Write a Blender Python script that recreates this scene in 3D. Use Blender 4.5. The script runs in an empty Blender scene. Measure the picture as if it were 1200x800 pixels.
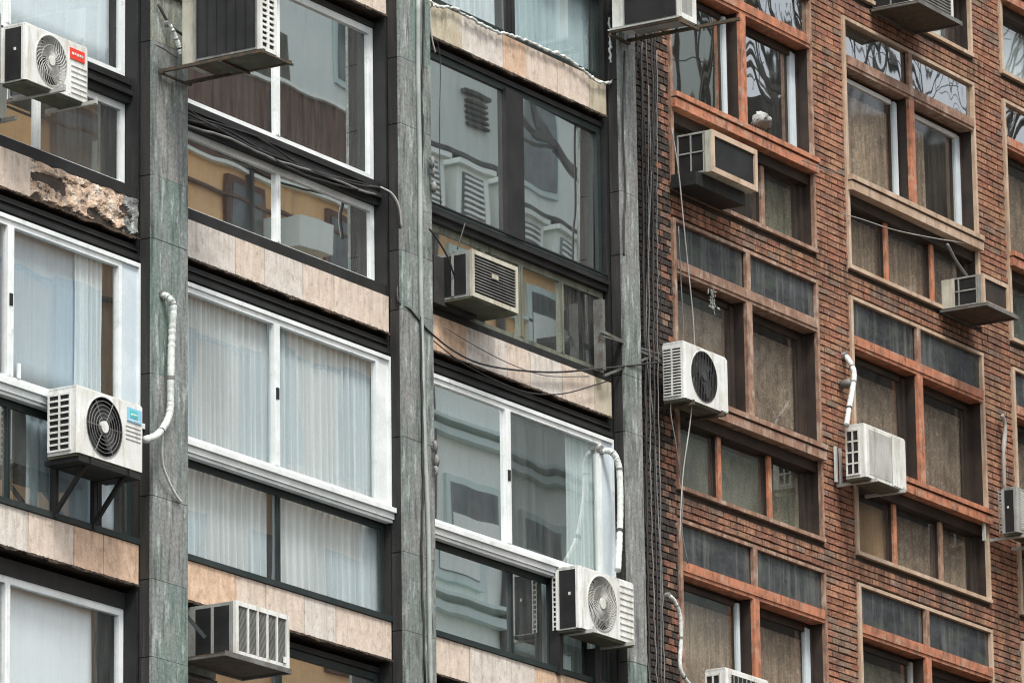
import bpy, math, random
from mathutils import Vector, Matrix
from mathutils import noise as mn
random.seed(7)
R = math.radians
scene = bpy.context.scene
col = scene.collection

# ---------------------------------------------------------------- camera, sky, sun, exposure
cam_d = bpy.data.cameras.new("camera")
cam_d.sensor_width = 36.0
cam_d.lens = 209.6
cam_d.clip_start = 0.5
cam_d.clip_end = 3000
cam = bpy.data.objects.new("camera", cam_d)
CAM = Vector((-36.6118, -27.3271, -10.4714))
CF = Vector((0.82424424, 0.50842904, 0.24924156))
CR = Vector((0.52787956, -0.84921372, -0.01338769))
CU = Vector((-0.20485266, -0.14260424, 0.96834881))
cam.matrix_world = Matrix(((CR.x, CU.x, -CF.x, CAM.x), (CR.y, CU.y, -CF.y, CAM.y), (CR.z, CU.z, -CF.z, CAM.z), (0, 0, 0, 1)))
col.objects.link(cam)
scene.camera = cam

SUN_EL, SUN_AZ = R(60), R(215)          # azimuth clockwise from +Y
world = bpy.data.worlds.new("World")
scene.world = world
world.use_nodes = True
wn = world.node_tree.nodes
wl = world.node_tree.links
sky = wn.new('ShaderNodeTexSky')
sky.sky_type = 'NISHITA'
sky.sun_disc = False
sky.sun_elevation = SUN_EL
sky.sun_rotation = SUN_AZ
sky.air_density = 1.0
sky.dust_density = 4.0
hs = wn.new('ShaderNodeHueSaturation')
hs.inputs['Saturation'].default_value = 0.3
wl.new(sky.outputs[0], hs.inputs['Color'])
wl.new(hs.outputs[0], wn['Background'].inputs['Color'])
wn['Background'].inputs['Strength'].default_value = 0.138
sd = bpy.data.lights.new("sun", 'SUN')
sd.energy = 1.7
sd.angle = R(11)
sd.color = (1.0, 0.96, 0.9)
sun = bpy.data.objects.new("sun", sd)
sv = Vector((math.sin(SUN_AZ) * math.cos(SUN_EL), math.cos(SUN_AZ) * math.cos(SUN_EL), math.sin(SUN_EL)))
sun.rotation_euler = sv.to_track_quat('Z', 'Y').to_euler()
sun.location = (0, -20, 30)
col.objects.link(sun)
scene.view_settings.view_transform = 'Standard'
scene.view_settings.look = 'None'
scene.view_settings.exposure = 0.92
scene.view_settings.gamma = 1.0
scene.render.engine = 'CYCLES'
scene.cycles.max_bounces = 6
scene.cycles.filter_width = 1.1
scene.cycles.transparent_max_bounces = 12

# ---------------------------------------------------------------- materials
def nmat(name):
    m = bpy.data.materials.new(name)
    m.use_nodes = True
    nt = m.node_tree
    for n in list(nt.nodes):
        nt.nodes.remove(n)
    return m, nt.nodes, nt.links

def coords(N, L, scale):
    g = N.new('ShaderNodeNewGeometry')
    mp = N.new('ShaderNodeMapping')
    mp.inputs['Scale'].default_value = scale
    L.new(g.outputs['Position'], mp.inputs['Vector'])
    return mp

def noise(N, L, scale, detail=5, rough=.6):
    n = N.new('ShaderNodeTexNoise')
    n.inputs['Scale'].default_value = 1.0
    n.inputs['Detail'].default_value = detail
    n.inputs['Roughness'].default_value = rough
    L.new(coords(N, L, scale).outputs[0], n.inputs['Vector'])
    return n

def ramp(N, L, src, a, b):
    r = N.new('ShaderNodeMapRange')
    r.inputs['From Min'].default_value = a
    r.inputs['From Max'].default_value = b
    L.new(src, r.inputs['Value'])
    return r.outputs[0]

def mix(N, L, fac, a, b):
    m = N.new('ShaderNodeMix')
    m.data_type = 'RGBA'
    if fac is not None:
        L.new(fac, m.inputs[0])
    for s, v in ((6, a), (7, b)):
        if isinstance(v, (tuple, list)):
            m.inputs[s].default_value = (v[0], v[1], v[2], 1)
        else:
            L.new(v, m.inputs[s])
    return m.outputs[2]

def surf(name, base, alt=None, dirt=None, rough=.7, metal=0., s1=(3, 3, 3), s2=(9, 9, 1.2), r1=(.4, .6), r2=(.52, .75),
         fine=.12, fs=60, bump=.25, bs=(70, 70, 70), objvar=0., spec=.4, third=None, s3=(1, 1, 1), r3=(.5, .6), band=None):
    """base colour, blotched towards alt, dirt on top of it, fine grain and bump"""
    m, N, L = nmat(name)
    out = N.new('ShaderNodeOutputMaterial')
    b = N.new('ShaderNodeBsdfPrincipled')
    L.new(b.outputs[0], out.inputs[0])
    c = None
    alt = alt or tuple(x * .75 for x in base)
    c = mix(N, L, ramp(N, L, noise(N, L, s1).outputs[0], *r1), base, alt)
    if third:
        c = mix(N, L, ramp(N, L, noise(N, L, s3).outputs[0], *r3), c, third)
    if dirt:
        c = mix(N, L, ramp(N, L, noise(N, L, s2, 6, .65).outputs[0], *r2), c, dirt)
    if band:      # run-off streaks that start at each ledge: (storey height, offset, lowest share, colour, streak noise range)
        g = N.new('ShaderNodeNewGeometry')
        sx = N.new('ShaderNodeSeparateXYZ')
        L.new(g.outputs['Position'], sx.inputs[0])
        def ma(op, a, b_=None):
            n = N.new('ShaderNodeMath'); n.operation = op
            for i_, v_ in enumerate((a, b_)):
                if v_ is None: continue
                if isinstance(v_, (int, float)): n.inputs[i_].default_value = v_
                else: L.new(v_, n.inputs[i_])
            return n.outputs[0]
        fr_ = ma('FRACT', ma('DIVIDE', ma('ADD', sx.outputs[2], band[1] + band[0] * 10), band[0]))
        st = ramp(N, L, noise(N, L, (15, 15, .7), 4, .6).outputs[0], *band[4])
        c = mix(N, L, ma('MULTIPLY', ramp(N, L, fr_, band[2], 1.0), st), c, band[3])
    if fine:
        f = noise(N, L, (fs, fs, fs), 3, .7)
        mp = N.new('ShaderNodeMapRange')
        mp.inputs['From Min'].default_value = .3
        mp.inputs['From Max'].default_value = .7
        mp.inputs['To Min'].default_value = 1 - fine
        mp.inputs['To Max'].default_value = 1 + fine
        L.new(f.outputs[0], mp.inputs['Value'])
        vm = N.new('ShaderNodeVectorMath')
        vm.operation = 'SCALE'
        L.new(c, vm.inputs[0])
        L.new(mp.outputs[0], vm.inputs['Scale'])
        c = vm.outputs[0]
    if objvar:
        oi = N.new('ShaderNodeObjectInfo')
        mp = N.new('ShaderNodeMapRange')
        mp.inputs['To Min'].default_value = 1 - objvar
        mp.inputs['To Max'].default_value = 1 + objvar
        L.new(oi.outputs['Random'], mp.inputs['Value'])
        vm = N.new('ShaderNodeVectorMath')
        vm.operation = 'SCALE'
        L.new(c, vm.inputs[0])
        L.new(mp.outputs[0], vm.inputs['Scale'])
        c = vm.outputs[0]
    L.new(c, b.inputs['Base Color'])
    b.inputs['Roughness'].default_value = rough
    b.inputs['Metallic'].default_value = metal
    b.inputs['Specular IOR Level'].default_value = spec
    if bump:
        bn = noise(N, L, bs, 4, .7)
        bu = N.new('ShaderNodeBump')
        bu.inputs['Strength'].default_value = bump
        bu.inputs['Distance'].default_value = .01
        L.new(bn.outputs[0], bu.inputs['Height'])
        L.new(bu.outputs[0], b.inputs['Normal'])
    return m

def glass(name, refl=.5, tint=(.85, .92, .9), wav=.0015, ws=1.6, dirt=.06, dcol=(.45, .48, .46), rough=.01):
    m, N, L = nmat(name)
    out = N.new('ShaderNodeOutputMaterial')
    tr = N.new('ShaderNodeBsdfTransparent')
    tr.inputs[0].default_value = (*tint, 1)
    gl = N.new('ShaderNodeBsdfGlossy')
    gl.inputs['Roughness'].default_value = rough
    gl.inputs['Color'].default_value = (.95, .97, .96, 1)
    bn = noise(N, L, (ws, ws, ws * .6), 1, .4)
    bu = N.new('ShaderNodeBump')
    bu.inputs['Strength'].default_value = 1
    bu.inputs['Distance'].default_value = wav
    L.new(bn.outputs[0], bu.inputs['Height'])
    L.new(bu.outputs[0], gl.inputs['Normal'])
    mx = N.new('ShaderNodeMixShader')
    mx.inputs[0].default_value = refl
    L.new(tr.outputs[0], mx.inputs[1])
    L.new(gl.outputs[0], mx.inputs[2])
    df = N.new('ShaderNodeBsdfDiffuse')
    df.inputs[0].default_value = (*dcol, 1)
    m2 = N.new('ShaderNodeMixShader')
    dn = noise(N, L, (14, 14, 1.5), 6, .7)
    mp = N.new('ShaderNodeMapRange')
    mp.inputs['From Min'].default_value = .35
    mp.inputs['From Max'].default_value = .75
    mp.inputs['To Min'].default_value = dirt * .4
    mp.inputs['To Max'].default_value = dirt * 2.2
    L.new(dn.outputs[0], mp.inputs['Value'])
    L.new(mp.outputs[0], m2.inputs[0])
    L.new(mx.outputs[0], m2.inputs[1])
    L.new(df.outputs[0], m2.inputs[2])
    L.new(m2.outputs[0], out.inputs[0])
    return m

M = {}
M['stone_a'] = surf('travertine pink', (.63, .54, .46), (.54, .45, .37), (.22, .17, .12), s1=(9, 9, 7), s2=(16, 16, 10), r2=(.52, .80), fine=.13, band=(2.9, 0, .88, (.34, .29, .23), (.46, .72)))
M['stone_b'] = surf('travertine grey', (.61, .57, .52), (.52, .48, .43), (.22, .18, .14), s1=(9, 9, 7), s2=(16, 16, 10), r2=(.52, .80), fine=.13, band=(2.9, 0, .88, (.34, .29, .23), (.46, .72)))
M['stone_c'] = surf('travertine tan', (.62, .45, .33), (.50, .35, .24), (.22, .13, .08), s1=(9, 9, 7), s2=(16, 16, 10), r2=(.52, .80), fine=.15, band=(2.9, 0, .88, (.32, .23, .16), (.46, .72)))
M['stone_d'] = surf('travertine olive', (.50, .46, .36), (.42, .37, .27), (.20, .17, .10), s1=(5, 5, 3), s2=(14, 14, 4), r2=(.5, .8), fine=.15)
M['eroded'] = surf('eroded stone', (.58, .42, .30), (.40, .30, .22), (.07, .05, .035), s1=(16, 16, 22), s2=(9, 9, 16), r1=(.42, .58), r2=(.52, .62), fine=.3, fs=45, bump=.9, bs=(30, 30, 30), third=(.60, .55, .48), s3=(11, 11, 9), r3=(.52, .62))
M['mortar'] = surf('dark mortar', (.035, .026, .02), (.06, .045, .035), bump=.6, fine=.3)
M['crust'] = surf('sooty crust', (.035, .03, .026), (.10, .065, .04), (.012, .012, .012), s1=(18, 18, 18), bump=.9, bs=(40, 40, 40), fine=.4, rough=.9)
def marble(n, a, b):
    return surf(n, a, b, (.035, .04, .038), s1=(3.5, 3.5, .9), r1=(.44, .56), s2=(24, 24, 2.5), r2=(.50, .74), fine=.35, fs=42, rough=.6, bump=.35, third=(.36, .40, .38), s3=(17, 17, 3.5), r3=(.54, .70))
M['marble_g'] = marble('green marble', (.145, .195, .175), (.20, .22, .21))
M['marble_b'] = marble('grey marble', (.215, .22, .212), (.165, .19, .178))
M['marble_o'] = marble('olive marble', (.24, .25, .20), (.17, .19, .16))
M['black'] = surf('blackened steel', (.009, .010, .010), (.017, .018, .018), (.05, .047, .04), rough=.6, r2=(.6, .85), bump=.15, fine=.2)
M['dark_g'] = surf('dark teal steel', (.011, .021, .021), (.02, .03, .029), (.11, .10, .08), rough=.55, r2=(.62, .9), bump=.12)
M['soot'] = surf('sooty plaster', (.014, .014, .014), (.032, .031, .029), (.10, .095, .09), s1=(6, 6, 1), s2=(24, 24, .8), r2=(.6, .82), rough=.85, bump=.5)
M['white'] = surf('white enamelled aluminium', (.74, .77, .77), (.62, .66, .65), (.36, .36, .33), rough=.4, s2=(9, 9, 9), r2=(.58, .85), bump=.03, fine=.05)
M['white2'] = surf('grey aluminium', (.42, .43, .42), (.33, .34, .33), (.16, .15, .13), rough=.45, metal=.2, r2=(.55, .8), bump=.05)
M['bluewhite'] = surf('pale blue panel', (.56, .63, .67), (.48, .56, .60), (.36, .40, .42), rough=.5, r2=(.6, .9), bump=.03, fine=.05)
M['bronze'] = surf('bronze green frame', (.12, .13, .10), (.17, .18, .14), (.04, .045, .04), rough=.5, r2=(.5, .7), bump=.08)
M['wood_o'] = surf('orange brown frame paint', (.50, .20, .11), (.33, .14, .08), (.10, .06, .04), s1=(9, 9, 9), s2=(20, 20, 7), r2=(.50, .72), rough=.55, bump=.2, third=(.44, .27, .19), s3=(7, 7, 7), r3=(.54, .66))
M['wood_t'] = surf('faded tan frame paint', (.32, .20, .14), (.23, .13, .09), (.09, .06, .04), s1=(9, 9, 9), s2=(20, 20, 7), r2=(.50, .72), rough=.6, bump=.2, third=(.42, .33, .26), s3=(9, 9, 5), r3=(.52, .66))
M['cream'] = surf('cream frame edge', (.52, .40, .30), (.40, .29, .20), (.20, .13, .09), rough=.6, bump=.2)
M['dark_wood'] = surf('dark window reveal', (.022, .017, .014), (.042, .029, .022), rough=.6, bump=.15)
M['mesh'] = surf('dusty brown blind', (.30, .24, .19), (.19, .15, .12), (.08, .065, .05), s1=(6, 6, 5), s2=(12, 12, 7), r2=(.50, .72), rough=.9, bump=.6, fine=.55, fs=45, third=(.42, .36, .30), s3=(14, 14, 22), r3=(.58, .70))
M['mesh2'] = surf('greenish blind', (.20, .205, .155), (.13, .145, .11), (.06, .06, .05), s1=(5, 5, 5), s2=(12, 12, 7), r2=(.5, .74), rough=.9, bump=.5, fine=.5, fs=45, third=(.30, .31, .25), s3=(10, 10, 40), r3=(.58, .72))
M['cardboard'] = surf('tan board', (.42, .29, .17), (.35, .24, .14), (.2, .13, .08), rough=.8)
def cloth(n, c, c2):
    m = surf(n, c, c2, None, s1=(34, 34, .8), r1=(.45, .75), rough=.95, bump=.1, fine=.05)
    return m
M['sheer'] = cloth('white sheer curtain', (.86, .90, .95), (.70, .75, .80))
M['sheer2'] = cloth('pale teal curtain', (.66, .80, .84), (.50, .64, .68))
M['blind'] = cloth('pale blue blind', (.86, .91, .96), (.80, .86, .92))
M['blind2'] = cloth('dull blue blind', (.50, .59, .67), (.42, .51, .58))
M['tan_curt'] = surf('brown curtain', (.40, .31, .24), (.23, .18, .14), (.12, .09, .07), s1=(26, 26, 1.2), s2=(10, 10, 5), r2=(.50, .76), rough=.95, bump=.4, fine=.4, fs=40, third=(.46, .39, .32), s3=(12, 12, 16), r3=(.58, .72))
M['dark_curt'] = cloth('dark brown curtain', (.16, .10, .075), (.09, .065, .05))
M['fan_hole'] = surf('fan shadow', (.006, .006, .006), bump=0, fine=0)
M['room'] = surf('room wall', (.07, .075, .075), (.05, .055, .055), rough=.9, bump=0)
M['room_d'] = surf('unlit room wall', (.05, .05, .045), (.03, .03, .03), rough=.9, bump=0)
def sheer(name, c, c2):
    # thin woven cloth: seen square on it lets the room through, seen along a fold it closes up
    m = cloth(name, c, c2)
    N, L = m.node_tree.nodes, m.node_tree.links
    out = [n for n in N if n.type == 'OUTPUT_MATERIAL'][0]
    b = [n for n in N if n.type == 'BSDF_PRINCIPLED'][0]
    lw = N.new('ShaderNodeLayerWeight'); lw.inputs['Blend'].default_value = .5
    mp = N.new('ShaderNodeMapRange')
    mp.inputs['From Min'].default_value = .08; mp.inputs['From Max'].default_value = .75
    mp.inputs['To Min'].default_value = .60; mp.inputs['To Max'].default_value = 1.0
    L.new(lw.outputs['Facing'], mp.inputs['Value'])
    tr = N.new('ShaderNodeBsdfTransparent')
    mx = N.new('ShaderNodeMixShader')
    L.new(mp.outputs[0], mx.inputs[0]); L.new(tr.outputs[0], mx.inputs[1]); L.new(b.outputs[0], mx.inputs[2])
    L.new(mx.outputs[0], out.inputs[0])
    return m
M['sheer'] = sheer('white sheer curtain cloth', (.90, .96, .99), (.72, .82, .87))
M['sheer2'] = sheer('pale teal curtain cloth', (.66, .80, .84), (.50, .64, .68))
def panelglass(n, a, b, c):
    return surf(n, a, b, c, s1=(2.2, 2.2, 4), r1=(.38, .62), s2=(11, 11, .9), r2=(.5, .76), rough=.22, spec=.6, bump=.04, fine=.15, fs=25, third=(.055, .07, .05), s3=(3, 3, 5), r3=(.52, .68))
M['tgrey'] = panelglass('blotchy dark painted glass', (.062, .067, .07), (.026, .028, .031), (.15, .155, .15))
M['g_refl'] = glass('mirroring window glass', .93, (.6, .66, .62), .0009, 1.3, .05)
M['g_refl_w'] = glass('wavy mirroring window glass', .92, (.6, .66, .62), .0022, 1.0, .05)
M['g_mid'] = glass('window glass', .36, (.93, .97, .96), .0015, 1.4, .06)
M['g_low'] = glass('clear window glass', .24, (.96, .98, .99), .0015, 1.4, .05)
M['g_dust'] = glass('dusty window glass', .16, (.94, .93, .90), .002, 1.6, .08, (.32, .28, .24), .03)
M['g_brick2'] = glass('old window glass', .55, (.75, .75, .7), .0022, 2.0, .05, (.28, .26, .22))
M['acwhite'] = surf('air conditioner white paint', (.70, .72, .70), (.60, .61, .57), (.30, .26, .19), rough=.45, s2=(14, 14, 2.2), r2=(.50, .82), bump=.03, fine=.06)
M['acbeige'] = surf('aged beige casing', (.50, .49, .41), (.42, .40, .32), (.20, .17, .12), rough=.55, s2=(12, 12, 3), r2=(.5, .8), bump=.05, fine=.1)
M['acgrey'] = surf('grey casing', (.30, .31, .29), (.23, .24, .22), (.10, .09, .08), rough=.55, s2=(12, 12, 3), r2=(.5, .8), bump=.05)
M['acdark'] = surf('dark fins', (.010, .010, .011), (.022, .022, .022), rough=.5, bump=.2, bs=(150, 150, 4))
M['fin'] = surf('aluminium coil fins', (.11, .11, .11), (.05, .05, .05), (.03, .03, .03), rough=.5, metal=.4, s1=(30, 30, 30), s2=(60, 60, 8), bump=.4, bs=(160, 160, 10))
M['fan_g'] = surf('grey fan plastic', (.34, .34, .31), (.28, .28, .25), rough=.5, bump=0)
M['fan_d'] = surf('dark fan plastic', (.035, .04, .04), (.05, .055, .055), rough=.5, bump=0)
M['guard_g'] = surf('grey wire guard', (.42, .43, .40), (.36, .36, .33), rough=.5, bump=0)
M['red'] = surf('red badge', (.72, .06, .03), (.66, .05, .03), rough=.4, bump=0, fine=.03)
M['blue'] = surf('blue badge', (.25, .50, .66), (.22, .46, .62), rough=.4, bump=0, fine=.03)
M['teal'] = surf('teal badge', (.08, .50, .46), (.07, .46, .42), rough=.4, bump=0, fine=.03)
M['iron'] = surf('old galvanised iron', (.20, .21, .20), (.12, .12, .11), (.10, .06, .035), rough=.6, metal=.3, s2=(20, 20, 20), r2=(.5, .75), bump=.2)
M['rust'] = surf('rusty dark iron', (.05, .045, .035), (.09, .065, .04), (.16, .08, .04), rough=.8, s1=(12, 12, 12), s2=(22, 22, 22), r2=(.55, .75), bump=.4)
M['olive'] = surf('dark olive sheet', (.10, .105, .07), (.06, .065, .045), (.03, .03, .02), rough=.85, bump=.3)  # dull olive tone, used under the units and on a chimney
M['hose'] = surf('white wrapped hose', (.66, .70, .67), (.52, .56, .53), (.30, .29, .25), rough=.7, s2=(30, 30, 30), bump=.6, bs=(40, 40, 120))
M['cabw'] = surf('pale cable', (.36, .355, .33), (.26, .25, .23), rough=.6, bump=0)
M['cabk'] = surf('black cable', (.02, .02, .02), (.04, .04, .04), rough=.6, bump=0)
M['cabg'] = surf('grey cable', (.20, .20, .19), (.12, .12, .12), rough=.6, bump=0)
M['pvc'] = surf('grey conduit', (.34, .37, .35), (.26, .29, .27), (.14, .14, .12), rough=.55, bump=.05)
M['rag'] = surf('pale foam', (.36, .37, .36), (.16, .17, .16), rough=.9, bump=.5)
BR = []
for i, (a, b) in enumerate([((.36, .165, .095), (.24, .105, .065)), ((.42, .21, .125), (.29, .14, .085)), ((.31, .13, .08), (.20, .085, .06)),
                            ((.38, .21, .12), (.27, .15, .09)), ((.27, .14, .095), (.18, .095, .07)), ((.30, .155, .10), (.21, .11, .075)), ((.27, .18, .13), (.18, .125, .095))]):
    BR.append(surf('fired brick tone %d' % i, a, b, (.055, .04, .03), s1=(22, 22, 30), s2=(5, 5, 2.2), r2=(.48, .74), fine=.4, fs=55, bump=.7, objvar=.12, rough=.85, third=(.46, .30, .20), s3=(16, 16, 22), r3=(.56, .70), band=(2.925, .812, .80, (.075, .055, .042), (.42, .66))))
BR.append(surf('sooty brick', (.035, .03, .027), (.07, .055, .045), (.10, .08, .06), s1=(22, 22, 30), s2=(10, 10, 10), r2=(.6, .8), fine=.3, bump=.6, objvar=.3, rough=.85))
BR.append(surf('half sooty brick', (.10, .06, .045), (.05, .04, .03), (.16, .10, .07), s1=(22, 22, 30), s2=(10, 10, 10), r2=(.55, .75), fine=.3, bump=.6, objvar=.3, rough=.85))

# ---------------------------------------------------------------- mesh helpers
def root_loc(p):
    v = Vector((0, 0, 0))
    while p is not None:
        v = v + p.location
        p = p.parent
    return v

class MB:
    def __init__(s):
        s.v, s.f, s.m = [], [], []
    def quad(s, a, b, c, d, mi=0):
        n = len(s.v)
        s.v += [tuple(a), tuple(b), tuple(c), tuple(d)]
        s.f.append((n, n + 1, n + 2, n + 3)); s.m.append(mi)
    def box(s, x0, x1, y0, y1, z0, z1, mi=0, j=0.):
        n = len(s.v)
        for x in (x0, x1):
            for y in (y0, y1):
                for z in (z0, z1):
                    s.v.append((x + random.uniform(-j, j), y + random.uniform(-j, j), z + random.uniform(-j, j)) if j else (x, y, z))
        for q in ((0, 1, 3, 2), (4, 6, 7, 5), (0, 4, 5, 1), (2, 3, 7, 6), (0, 2, 6, 4), (1, 5, 7, 3)):
            s.f.append(tuple(n + k for k in q)); s.m.append(mi)
    def bar(s, a, b, w, h=None, mi=0, up=(0, 0, 1)):
        """rectangular bar from a to b"""
        a, b = Vector(a), Vector(b); h = h or w
        d = (b - a).normalized(); u = Vector(up)
        if abs(d.dot(u)) > .95: u = Vector((1, 0, 0))
        r = d.cross(u).normalized(); u = r.cross(d)
        n = len(s.v)
        for p in (a, b):
            for i, k in ((-1, -1), (1, -1), (1, 1), (-1, 1)):
                s.v.append(tuple(p + r * (i * w / 2) + u * (k * h / 2)))
        for q in ((0, 3, 2, 1), (4, 5, 6, 7), (0, 1, 5, 4), (1, 2, 6, 5), (2, 3, 7, 6), (3, 0, 4, 7)):
            s.f.append(tuple(n + k for k in q)); s.m.append(mi)
    def tube(s, pts, r, n=6, mi=0, vary=0., caps=True):
        pts = [Vector(p) for p in pts]
        base = len(s.v)
        k = len(pts)
        for i, p in enumerate(pts):
            d = (pts[min(i + 1, k - 1)] - pts[max(i - 1, 0)]).normalized()
            u = Vector((0, 1, 0)) if abs(d.y) < .9 else Vector((1, 0, 0))
            a = d.cross(u).normalized(); b = d.cross(a)
            rr = r * (1 + random.uniform(-vary, vary))
            for t in range(n):
                an = 2 * math.pi * t / n
                s.v.append(tuple(p + a * (rr * math.cos(an)) + b * (rr * math.sin(an))))
        for i in range(k - 1):
            for t in range(n):
                s.f.append((base + i * n + t, base + i * n + (t + 1) % n, base + (i + 1) * n + (t + 1) % n, base + (i + 1) * n + t)); s.m.append(mi)
        if caps:
            s.f.append(tuple(base + t for t in range(n))[::-1]); s.m.append(mi)
            s.f.append(tuple(base + (k - 1) * n + t for t in range(n))); s.m.append(mi)
    def ring(s, c, Rr, r, seg=32, n=4, mi=0):
        """torus about the y axis"""
        base = len(s.v)
        for i in range(seg):
            a = 2 * math.pi * i / seg
            for t in range(n):
                b = 2 * math.pi * (t + .5) / n
                q = Rr + r * math.cos(b)
                s.v.append((c[0] + q * math.cos(a), c[1] + r * math.sin(b), c[2] + q * math.sin(a)))
        for i in range(seg):
            for t in range(n):
                s.f.append((base + i * n + t, base + i * n + (t + 1) % n, base + ((i + 1) % seg) * n + (t + 1) % n, base + ((i + 1) % seg) * n + t)); s.m.append(mi)
    def disc(s, c, r, seg=24, mi=0, y2=None):
        """disc facing -y at c, or a short cylinder back to y2"""
        base = len(s.v)
        for i in range(seg):
            a = 2 * math.pi * i / seg
            s.v.append((c[0] + r * math.cos(a), c[1], c[2] + r * math.sin(a)))
        s.f.append(tuple(range(base, base + seg))); s.m.append(mi)
        if y2 is not None:
            for i in range(seg):
                x, y, z = s.v[base + i]
                s.v.append((x, y2, z))
            for i in range(seg):
                s.f.append((base + i, base + seg + i, base + seg + (i + 1) % seg, base + (i + 1) % seg)); s.m.append(mi)
    def build(s, name, mats, parent=None, smooth=False, loc=None):
        o0 = root_loc(parent) if parent is not None else Vector(loc or (0, 0, 0))
        me = bpy.data.meshes.new(name)
        me.from_pydata([(x - o0.x, y - o0.y, z - o0.z) for x, y, z in s.v], [], s.f)
        if not isinstance(mats, (list, tuple)): mats = [mats]
        for m in mats: me.materials.append(M[m] if isinstance(m, str) else m)
        if len(mats) > 1: me.polygons.foreach_set('material_index', s.m)
        if smooth: me.polygons.foreach_set('use_smooth', [True] * len(s.f))
        me.update()
        ob = bpy.data.objects.new(name, me)
        if parent is None: ob.location = o0
        else: ob.parent = parent
        col.objects.link(ob)
        return ob

def tag(o, label=None, cat=None, group=None, kind=None):
    if label: o['label'] = label
    if cat: o['category'] = cat
    if group: o['group'] = group
    if kind: o['kind'] = kind
    return o

def empty(name, loc, label=None, cat=None, group=None):
    o = bpy.data.objects.new(name, None)
    o.empty_display_size = .2
    o.location = loc
    col.objects.link(o)
    return tag(o, label, cat, group)

def onebox(name, mat, parent, *a, **k):
    b = MB(); b.box(*a, **k)
    return b.build(name, mat, parent)

def spline(pts, n=5):
    """catmull-rom through pts"""
    P = [Vector(p) for p in pts]
    P = [P[0] * 2 - P[1]] + P + [P[-1] * 2 - P[-2]]
    out = []
    for i in range(1, len(P) - 2):
        for k in range(n):
            t = k / n
            out.append(.5 * ((2 * P[i]) + (P[i + 1] - P[i - 1]) * t + (2 * P[i - 1] - 5 * P[i] + 4 * P[i + 1] - P[i + 2]) * t * t + (3 * P[i] - P[i - 1] - 3 * P[i + 1] + P[i + 2]) * t ** 3))
    out.append(P[-2])
    return out

# ---------------------------------------------------------------- ground and street
g = MB(); g.quad((-400, -400, -12.0), (400, -400, -12.0), (400, 400, -12.0), (-400, 400, -12.0))
M['asphalt'] = surf('asphalt', (.05, .05, .05), (.065, .065, .062), rough=.9, s1=(.4, .4, .4))
M['paving'] = surf('pavement', (.25, .24, .22), (.2, .19, .18), rough=.9)
tag(g.build('ground', 'asphalt'), kind='structure')
tag(onebox('pavement', 'paving', None, -30, 30, -3.0, 0.0, -12.0, -11.87), kind='structure')

m_, N_, L_ = nmat('clear glass edge')
o_ = N_.new('ShaderNodeOutputMaterial'); t_ = N_.new('ShaderNodeBsdfTransparent'); t_.inputs[0].default_value = (.95, .97, .96, 1)
L_.new(t_.outputs[0], o_.inputs[0]); M['g_edge'] = m_

def pane(win, x0, x1, z0, z1, y, gm, tx=None, tz=None, name='pane'):
    if tx is None: tx = random.uniform(-.003, .003)
    if tz is None: tz = random.uniform(-.003, .003)
    xc, zc = (x0 + x1) / 2, (z0 + z1) / 2
    f = lambda x, z: y + tx * (x - xc) + tz * (z - zc)
    b = MB()
    t = .005
    c = [(x0, z0), (x1, z0), (x1, z1), (x0, z1)]
    F = [(x, f(x, z), z) for x, z in c]; K = [(x, f(x, z) + t, z) for x, z in c]
    b.quad(*F, 0); b.quad(*K[::-1], 1)
    for i in range(4):
        k = (i + 1) % 4
        b.quad(F[i], K[i], K[k], F[k], 1)
    return b.build(name, [gm, 'g_edge'], win)

def curtain(x0, x1, z0, z1, y, A, pitch, mat, label, taper=0., cat='curtain', group=None, name='curtain'):
    nx = max(4, int((x1 - x0) / (pitch / 8)))
    nz = 6
    b = MB()
    ph = 0; P = []
    for i in range(nx + 1):
        if i % 8 == 0: am, st = random.uniform(.35, 1.25), random.uniform(.6, 1.6)
        P.append((ph, am))
        ph += 2 * math.pi / 8 * st
    for k in range(nz + 1):
        t = k / nz
        for i in range(nx + 1):
            u = i / nx
            xx = x0 + (x1 - x0) * u + taper * (1 - t) * (u - .5) + .006 * math.sin(3 * t + i * .7)
            b.v.append((xx, y - A * (.55 + .45 * (1 - t)) * P[i][1] * math.sin(P[i][0] + .5 * math.sin(2.3 * t)), z0 + (z1 - z0) * t))
    for k in range(nz):
        for i in range(nx):
            a = k * (nx + 1) + i
            b.f.append((a, a + 1, a + nx + 2, a + nx + 1)); b.m.append(0)
    # turned hem gives the cloth a real edge
    o = b.build(name, mat, None, smooth=True, loc=((x0 + x1) / 2, y, z0))
    if not mat.startswith('sheer'):
        md = o.modifiers.new('cloth thickness', 'SOLIDIFY'); md.thickness = .003
    return tag(o, label, cat, group)

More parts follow.
